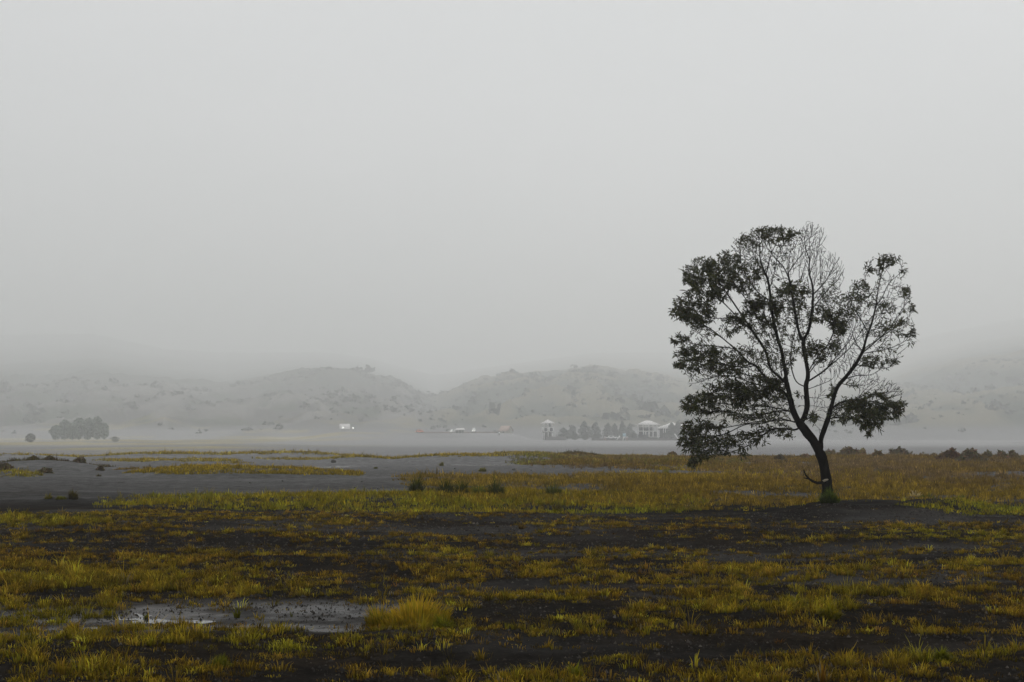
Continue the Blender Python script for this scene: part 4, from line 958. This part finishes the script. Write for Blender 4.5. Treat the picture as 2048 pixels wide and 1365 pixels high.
MB().box(-W_ + .05, W_ - .05, -W_ + .35, W_ - .35, z_deck - .25, z_deck - .003).build('floor', M_dark, t)
posts([((sx * W_ * .68, sy * W_ * .68, z_top - .3), (sx * W_ * .68, sy * W_ * .68, z_eave + .1)) for sx in (-1, 0, 1) for sy in (-1, 1)], 'upper_post', M_white, t, .4)
MB().hip(-W_ * 1.22, W_ * 1.22, -W_ * 1.22, W_ * 1.22, z_eave, z_roof, .3, .15).build('roof', M_rooftile, t)
MB().box(-W_ * .75, W_ * .75, -W_ * .6, W_ * .6, 0, z_deck - .3).build('store_room', M_stone, t)

# dark hedge / stone terrace walls
def long_box(name, u0, u1, v0, v1, D, mat, label, cat, dep=4.0, wob=.5, group=None):
    xa = (u0 - 1024) / F * D; xb = (u1 - 1024) / F * D; zt = CZ + (HOR - v0) / F * D; zb = CZ + (HOR - v1) / F * D - .5
    n_ = 40; mb = MB(); vs_ = []; fc = []
    for i in range(n_ + 1):
        X_ = xa + (xb - xa) * i / n_; k_ = float(vn(np.array([i * .7 + u0]), np.array([3.3]), 6)[0]); zz = zt - wob * k_ * (zt - zb)
        vs_ += [(X_, D, zb), (X_, D, zz), (X_, D + dep, zz), (X_, D + dep, zb)]
    for i in range(n_):
        o = i * 4
        for a, b_ in ((0, 1), (1, 2), (2, 3)): fc.append((o + a, o + b_, o + 4 + b_, o + 4 + a))
    fc += [(0, 3, 2, 1), (n_*4, n_*4+1, n_*4+2, n_*4+3)]
    o = mb.add(vs_, fc).build(name, mat); return tag(o, label, cat, group)
long_box('terrace_wall', 1091, 1132, 873, 882, 868., M_stone, 'dark stone terrace wall running right from the foot of the watchtower', 'wall', 6, .15)
long_box('terrace_wall', 1185, 1402, 876, 884, 850., M_stone, 'long dark terrace wall in front of the pavilion', 'wall', 14, .2)
HG = 'clipped dark bushes between watchtower and pavilion'
for i, (uu_, w, h, lb) in enumerate([(1122, 16, 9, 'rounded bush nearest to the watchtower foot'), (1150, 18, 10, 'rounded bush below the second conifer from the tower'), (1170, 16, 9, 'rounded bush below the tall midway conifer'), (1193, 18, 10, 'bush left of the parked white cars'), (1211, 14, 8, 'bush directly behind the left white car'), (1268, 16, 11, 'bush at the left corner of the pavilion'), (1330, 18, 12, 'bush right of the white pavilion frames')]):
    far_tree(uu_, 878, w, h, 895., lb, HG, 'round', 'bush', np.array([.05, .06, .042]))

# pavilion
D = 900.; s = D / F
t = root_at('pavilion', 1295, D, rz=R(-3)); tag(t, 'large two storey white framed pavilion with a broad pale hipped roof', 'pavilion')
zr = lambda v_: CZ + (HOR - v_) / F * D - t.location.z
hx = 22 * s; hy = 7.0
MB().hip(-24 * s, 24 * s, -hy * 1.25, hy * 1.25, zr(850.5), zr(841.5), 9 * s, .2).build('roof', M_rooftile, t)
zf = zr(862); ze = zr(850.5); zg = zr(876)
posts([((k * s, q * hy, zf), (k * s, q * hy, ze + .1)) for k in (-20, -10, 1.5, 9.5, 18) for q in (-1, 1)], 'upper_post', M_white, t, .42)
MB().box(-20.5 * s, 19 * s, -hy - .2, hy + .2, zf - .45, zf).build('floor', M_white, t)
MB().box(-17 * s, 12 * s, -hy * .3, hy * .5, zf + .01, zf + 2.2).build('interior_shade', M_dark, t)  # dark block added for the shade under the pavilion roof
for k in (-19.5, -9.5, -5): MB().bar((k * s, -hy, zg + 2.0), (k * s, -hy, zf - .44), .45).build('lower_post', M_white, t)
b = MB()
for k in (1.5, 9.5, 18, 21.2): b.bar((k * s, -hy - .25, zr(875)), (k * s, -hy - .25, zf - (.46 if k < 20 else -.3)), .62 if k < 20 else .4)
b.bar((0.6 * s, -hy - .3, zr(874.6)), (22 * s, -hy - .3, zr(874.6)), .3); b.bar((18 * s, -hy - .3, zr(868)), (21.2 * s, -hy - .3, zr(868)), .25)
b.build('frame', M_white, t)
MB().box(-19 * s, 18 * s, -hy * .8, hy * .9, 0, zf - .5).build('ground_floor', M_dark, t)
# roofed hall at the right
t = root_at('hall', 1353, 915., rz=R(2)); tag(t, 'low building with pale sloping roofs half hidden behind a pair of conifers', 'building')
D = 915.; s = D / F; zr = lambda v_: CZ + (HOR - v_) / F * D - t.location.z
MB().hip(-39 * s, 5 * s, -8, 8, zr(857.5), zr(845), 3 * s, .2, cx=-8 * s).build('roof', M_rooftile, t)
MB().hip(6 * s, 36 * s, -8, 8, zr(857.5), zr(847), 3 * s, .2, cx=12 * s).build('roof', M_rooftile, t)
MB().box(-34 * s, 31 * s, -5, 6, 0, zr(858)).build('wall', M_dark, t)
posts([((k * s, -7, 0), (k * s, -7, zr(857.5))) for k in (-30, -26, -20, 14, 20, 26)], 'post', M_white, t, .35)
# stair rails
RG = 'pale sloping stair parapets in the terrace wall'
for (ua, va, ub, vb, lb) in [(1233, 880, 1240, 872, 'pale stair parapet left of the blue board'), (1245, 880, 1249.5, 873, 'pale stair parapet just below the blue board'), (1349, 868, 1357, 879, 'pale stair parapet falling to the right below the pair of conifers')]:
    D = 848.; p0 = P(ua, va, D); p1 = P(ub, vb, D); o = MB().bar(p0, p1, .55).build('stair_parapet', M_white); tag(o, lb, 'parapet', RG)
D = 846.
t = root_at('notice_board', 1248, D); tag(t, 'pale blue board standing on the terrace left of the pavilion', 'board'); zr = lambda v_: CZ + (HOR - v_) / F * D - t.location.z
MB().box(-.95, .95, 0, .1, zr(873.5), zr(867)).build('panel', M_blue, t)
for q in (-.8, .65): MB().box(q, q + .15, .102, .2, 0, zr(867)).build('post', M_white, t)
D = 846.
for (u0, lb) in ((1209.5, 'faded reddish stand at the left end of the terrace'), (1253, 'faded reddish stand right of the blue board')):
    t = root_at('stand', u0, D); tag(t, lb, 'stand', 'small reddish stands on the terrace'); zr = lambda v_: CZ + (HOR - v_) / F * D - t.location.z
    MB().box(-.6, .6, -.4, .4, zr(882), zr(875.5)).build('counter', M_pink, t); MB().hip(-.8, .8, -.6, .6, zr(875.4), zr(873.5), .2, .08).build('roof', M_rooftile, t)

# vehicles
def car(u0, vb, D, L, H, mat, label, rz=0., group=None, lamps=False, name='parked_car', tall=False):
    p = P(u0, vb, D); zz = float(land(np.array([p[0]]), np.array([D]))[0]); zz = max(zz, p[2]) if abs(p[2] - zz) < 3 else zz
    r = empty(name, (p[0], D, zz), rz); tag(r, label, 'truck' if tall else 'car', group)
    w = .42 * L if not tall else .3 * L
    pr = [(-.5, .18), (-.5, .5), (-.46, .58), (-.3, .62), (-.2, 1.), (.28, 1.), (.38, .62), (.5, .55), (.5, .18)]
    if tall: pr = [(-.5, .2), (-.5, .55), (-.44, .9), (-.3, 1.), (.5, 1.), (.5, .2)]
    n_ = len(pr); vs_ = [(a * L, -w / 2, b_ * H) for a, b_ in pr] + [(a * L, w / 2, b_ * H) for a, b_ in pr]
    fc = [tuple(range(n_)), tuple(range(2 * n_ - 1, n_ - 1, -1))] + [(i, i + n_, (i + 1) % n_ + n_, (i + 1) % n_) for i in range(n_)]
    MB().add(vs_, fc).build('body', mat, r)
    wb = MB(); wb.box(-.17 * L, .25 * L, -w / 2 - .01, w / 2 + .01, .66 * H, .92 * H); wb.build('window', M_glass, r)
    for sx in (-.32, .32):
        for sy in (-1, 1):
            q = MB(); k = 12; rr_ = .19 * H if not tall else .17 * H; v0 = []
            for yy_ in (sy * w / 2 - .12, sy * w / 2 + .12): v0 += [(sx * L + rr_ * math.cos(2*math.pi*i/k), yy_, rr_ + rr_ * math.sin(2*math.pi*i/k)) for i in range(k)]
            q.add(v0, [tuple(range(k)), tuple(range(2*k-1, k-1, -1))] + [(i, i + k, (i+1) % k + k, (i+1) % k) for i in range(k)]).build('wheel', M_tyre, r)
    if lamps:
        for sy in (-1, 1): MB().box(-.5 * L - .06, -.5 * L - .003, sy * w * .36 - .2, sy * w * .36 + .2, .36 * H, .50 * H).build('headlight', M_lamp, r)
    return r
CGp = 'cars parked on the far plain'
car(1221, 878, 842., 4.6, 1.8, M_white, 'white car on the terrace left of the stairs, left of two', 0.1, CGp)
car(1229, 878, 842., 3.4, 1.6, M_white, 'smaller white car on the terrace, right of two', 0.3, CGp)
car(839, 866, 962., 5.4, 2.2, M_orange, 'orange vehicle alone at the left end of the low fence', .15, CGp)
car(948, 866, 955., 4.2, 3.3, M_white, 'white topped vehicle with its lamp lit, right of the long shelter', R(80), CGp, lamps=True)
car(905, 866, 950., 3.8, 2.4, M_white, 'pale vehicle under the left end of the long shelter', R(60), CGp, lamps=True)
# shelter beside them
D = 958.; s = D / F
t = root_at('shelter', 922, D, rz=R(5)); tag(t, 'long low open shelter with a pale lean roof at the far edge of the plain', 'shelter'); zr = lambda v_: CZ + (HOR - v_) / F * D - t.location.z
MB().add([(-13*s, -2, zr(861)), (8*s, -2, zr(860.5)), (8*s, -2, zr(859.8)), (-13*s, -2, zr(860.2)), (-9*s, 3, zr(857.5)), (6*s, 3, zr(857)), (6*s, 3, zr(856.4)), (-9*s, 3, zr(857))],
         [(0,1,2,3), (7,6,5,4), (3,2,6,7), (0,4,5,1), (1,5,6,2), (0,3,7,4)]).build('roof', M_rooftile, t)
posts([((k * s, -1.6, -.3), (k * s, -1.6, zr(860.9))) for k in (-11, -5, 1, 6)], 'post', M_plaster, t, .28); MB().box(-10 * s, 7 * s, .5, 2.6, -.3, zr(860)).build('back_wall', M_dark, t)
# hut
def hut(u0, D, wpx, v_e, v_r, label, wallm, roofm, rz=0.):
    s = D / F; t = root_at('hut', u0, D, rz=rz); tag(t, label, 'hut'); zr = lambda v_: CZ + (HOR - v_) / F * D - t.location.z
    w = wpx * s / 2; dp = w * .8; e = zr(v_e); r_ = zr(v_r)
    MB().add([(-w, -dp, -.5), (w, -dp, -.5), (w, dp, -.5), (-w, dp, -.5), (-w, -dp, e), (w, -dp, e), (w, dp, e), (-w, dp, e), (-w, 0, r_ - .2), (w, 0, r_ - .2)],
             [(0,1,5,4), (1,2,6,9,5), (2,3,7,6), (3,0,4,8,7), (4,5,9,8), (6,7,8,9)]).build('wall', wallm, t)
    o_ = w * .22
    k = .15
    MB().add([(-w-o_, -dp-o_, e-.4), (w+o_, -dp-o_, e-.4), (w+o_, 0, r_), (-w-o_, 0, r_), (-w-o_, dp+o_, e-.4), (w+o_, dp+o_, e-.4),
              (-w-o_, -dp-o_, e-.4+k), (w+o_, -dp-o_, e-.4+k), (w+o_, 0, r_+k), (-w-o_, 0, r_+k), (-w-o_, dp+o_, e-.4+k), (w+o_, dp+o_, e-.4+k)],
             [(6,7,8,9), (9,8,11,10), (0,3,2,1), (3,4,5,2), (0,1,7,6), (4,10,11,5), (0,6,9,3), (3,9,10,4), (1,2,8,7), (2,5,11,8)]).build('roof', roofm, t)
    MB().box(-w * .2, w * .15, -dp - .05, -dp - .003, -.2, e * .75).build('door', M_dark, t)
    return t
hut(1012, 950., 20, 862, 852.5, 'small hut with a rusty pitched roof left of the watchtower', M_plaster, M_rust, R(-38))
t = hut(690, 1090., 17, 858, 848.5, 'small pale roofed hut on the slope at the left of the valley', M_stone, M_rooftile, R(12))
def lamp_post(u0, v0, D, h, label):
    p = P(u0, v0, D); zz = float(land(np.array([p[0]]), np.array([D]))[0]); r = empty('lamp_post', (p[0], D, zz)); tag(r, label, 'lamp', 'lit lamps by the small pale roofed hut')
    top = max(p[2] - zz, 1.5)
    MB().bar((0, 0, -.3), (0, 0, top - .3), .16).build('pole', M_dark, r); MB().box(-.38, .38, -.38, .38, top - .3, top + .45).build('lamp_head', M_lamp, r)
lamp_post(686, 856, 1070., 3, 'lit lamp below the left end of the pale roofed hut'); lamp_post(706, 856.5, 1070., 3, 'lit lamp a little right of the pale roofed hut')
# low fence between vehicles
D = 975.; s = D / F
t = root_at('fence', 900, D); tag(t, 'low reddish fence along the far edge of the plain below the valley', 'fence'); zr = lambda v_: CZ + (HOR - v_) / F * D - t.location.z
MB().box(-62 * s, 92 * s, 0, .12, 0, 1.0).build('panel', M_pink, t)
for k in range(-62, 93, 7): MB().box(k * s - .15, k * s + .15, .122, .4, -.5, 1.15).build('post', M_plaster, t)
D = 820.
t = root_at('marker_post', 998.5, D); tag(t, 'short white marker post alone on the open plain left of the watchtower', 'post'); zr = lambda v_: CZ + (HOR - v_) / F * D - t.location.z
MB().box(-.22, .22, -.22, .22, -.2, 1.1).build('pole', M_dark, t); MB().hip(-.42, .42, -.42, .42, 1.1, 2.0, .3, .6).build('cap', M_white, t)

# ------------------------------------------------------------------ the misty air
mh = bpy.data.materials.new('mist'); mh.use_nodes = True; t_ = mh.node_tree; t_.nodes.clear()
o_ = N(t_, 'ShaderNodeOutputMaterial'); pv_ = N(t_, 'ShaderNodeVolumePrincipled')
pv_.inputs['Color'].default_value = (.98, .99, .99, 1); pv_.inputs['Density'].default_value = HAZE_DENSITY; pv_.inputs['Anisotropy'].default_value = .5
t_.links.new(pv_.outputs[0], o_.inputs['Volume'])
zmax = float(V[:, 2].max()); zmin = float(V[:, 2].min()); print('land z', zmin, zmax)
hz = MB().box(-6700, 6700, -6700, 6700, zmin - 1.0, zmax + 12).build('haze', mh); tag(hz, kind='stuff')
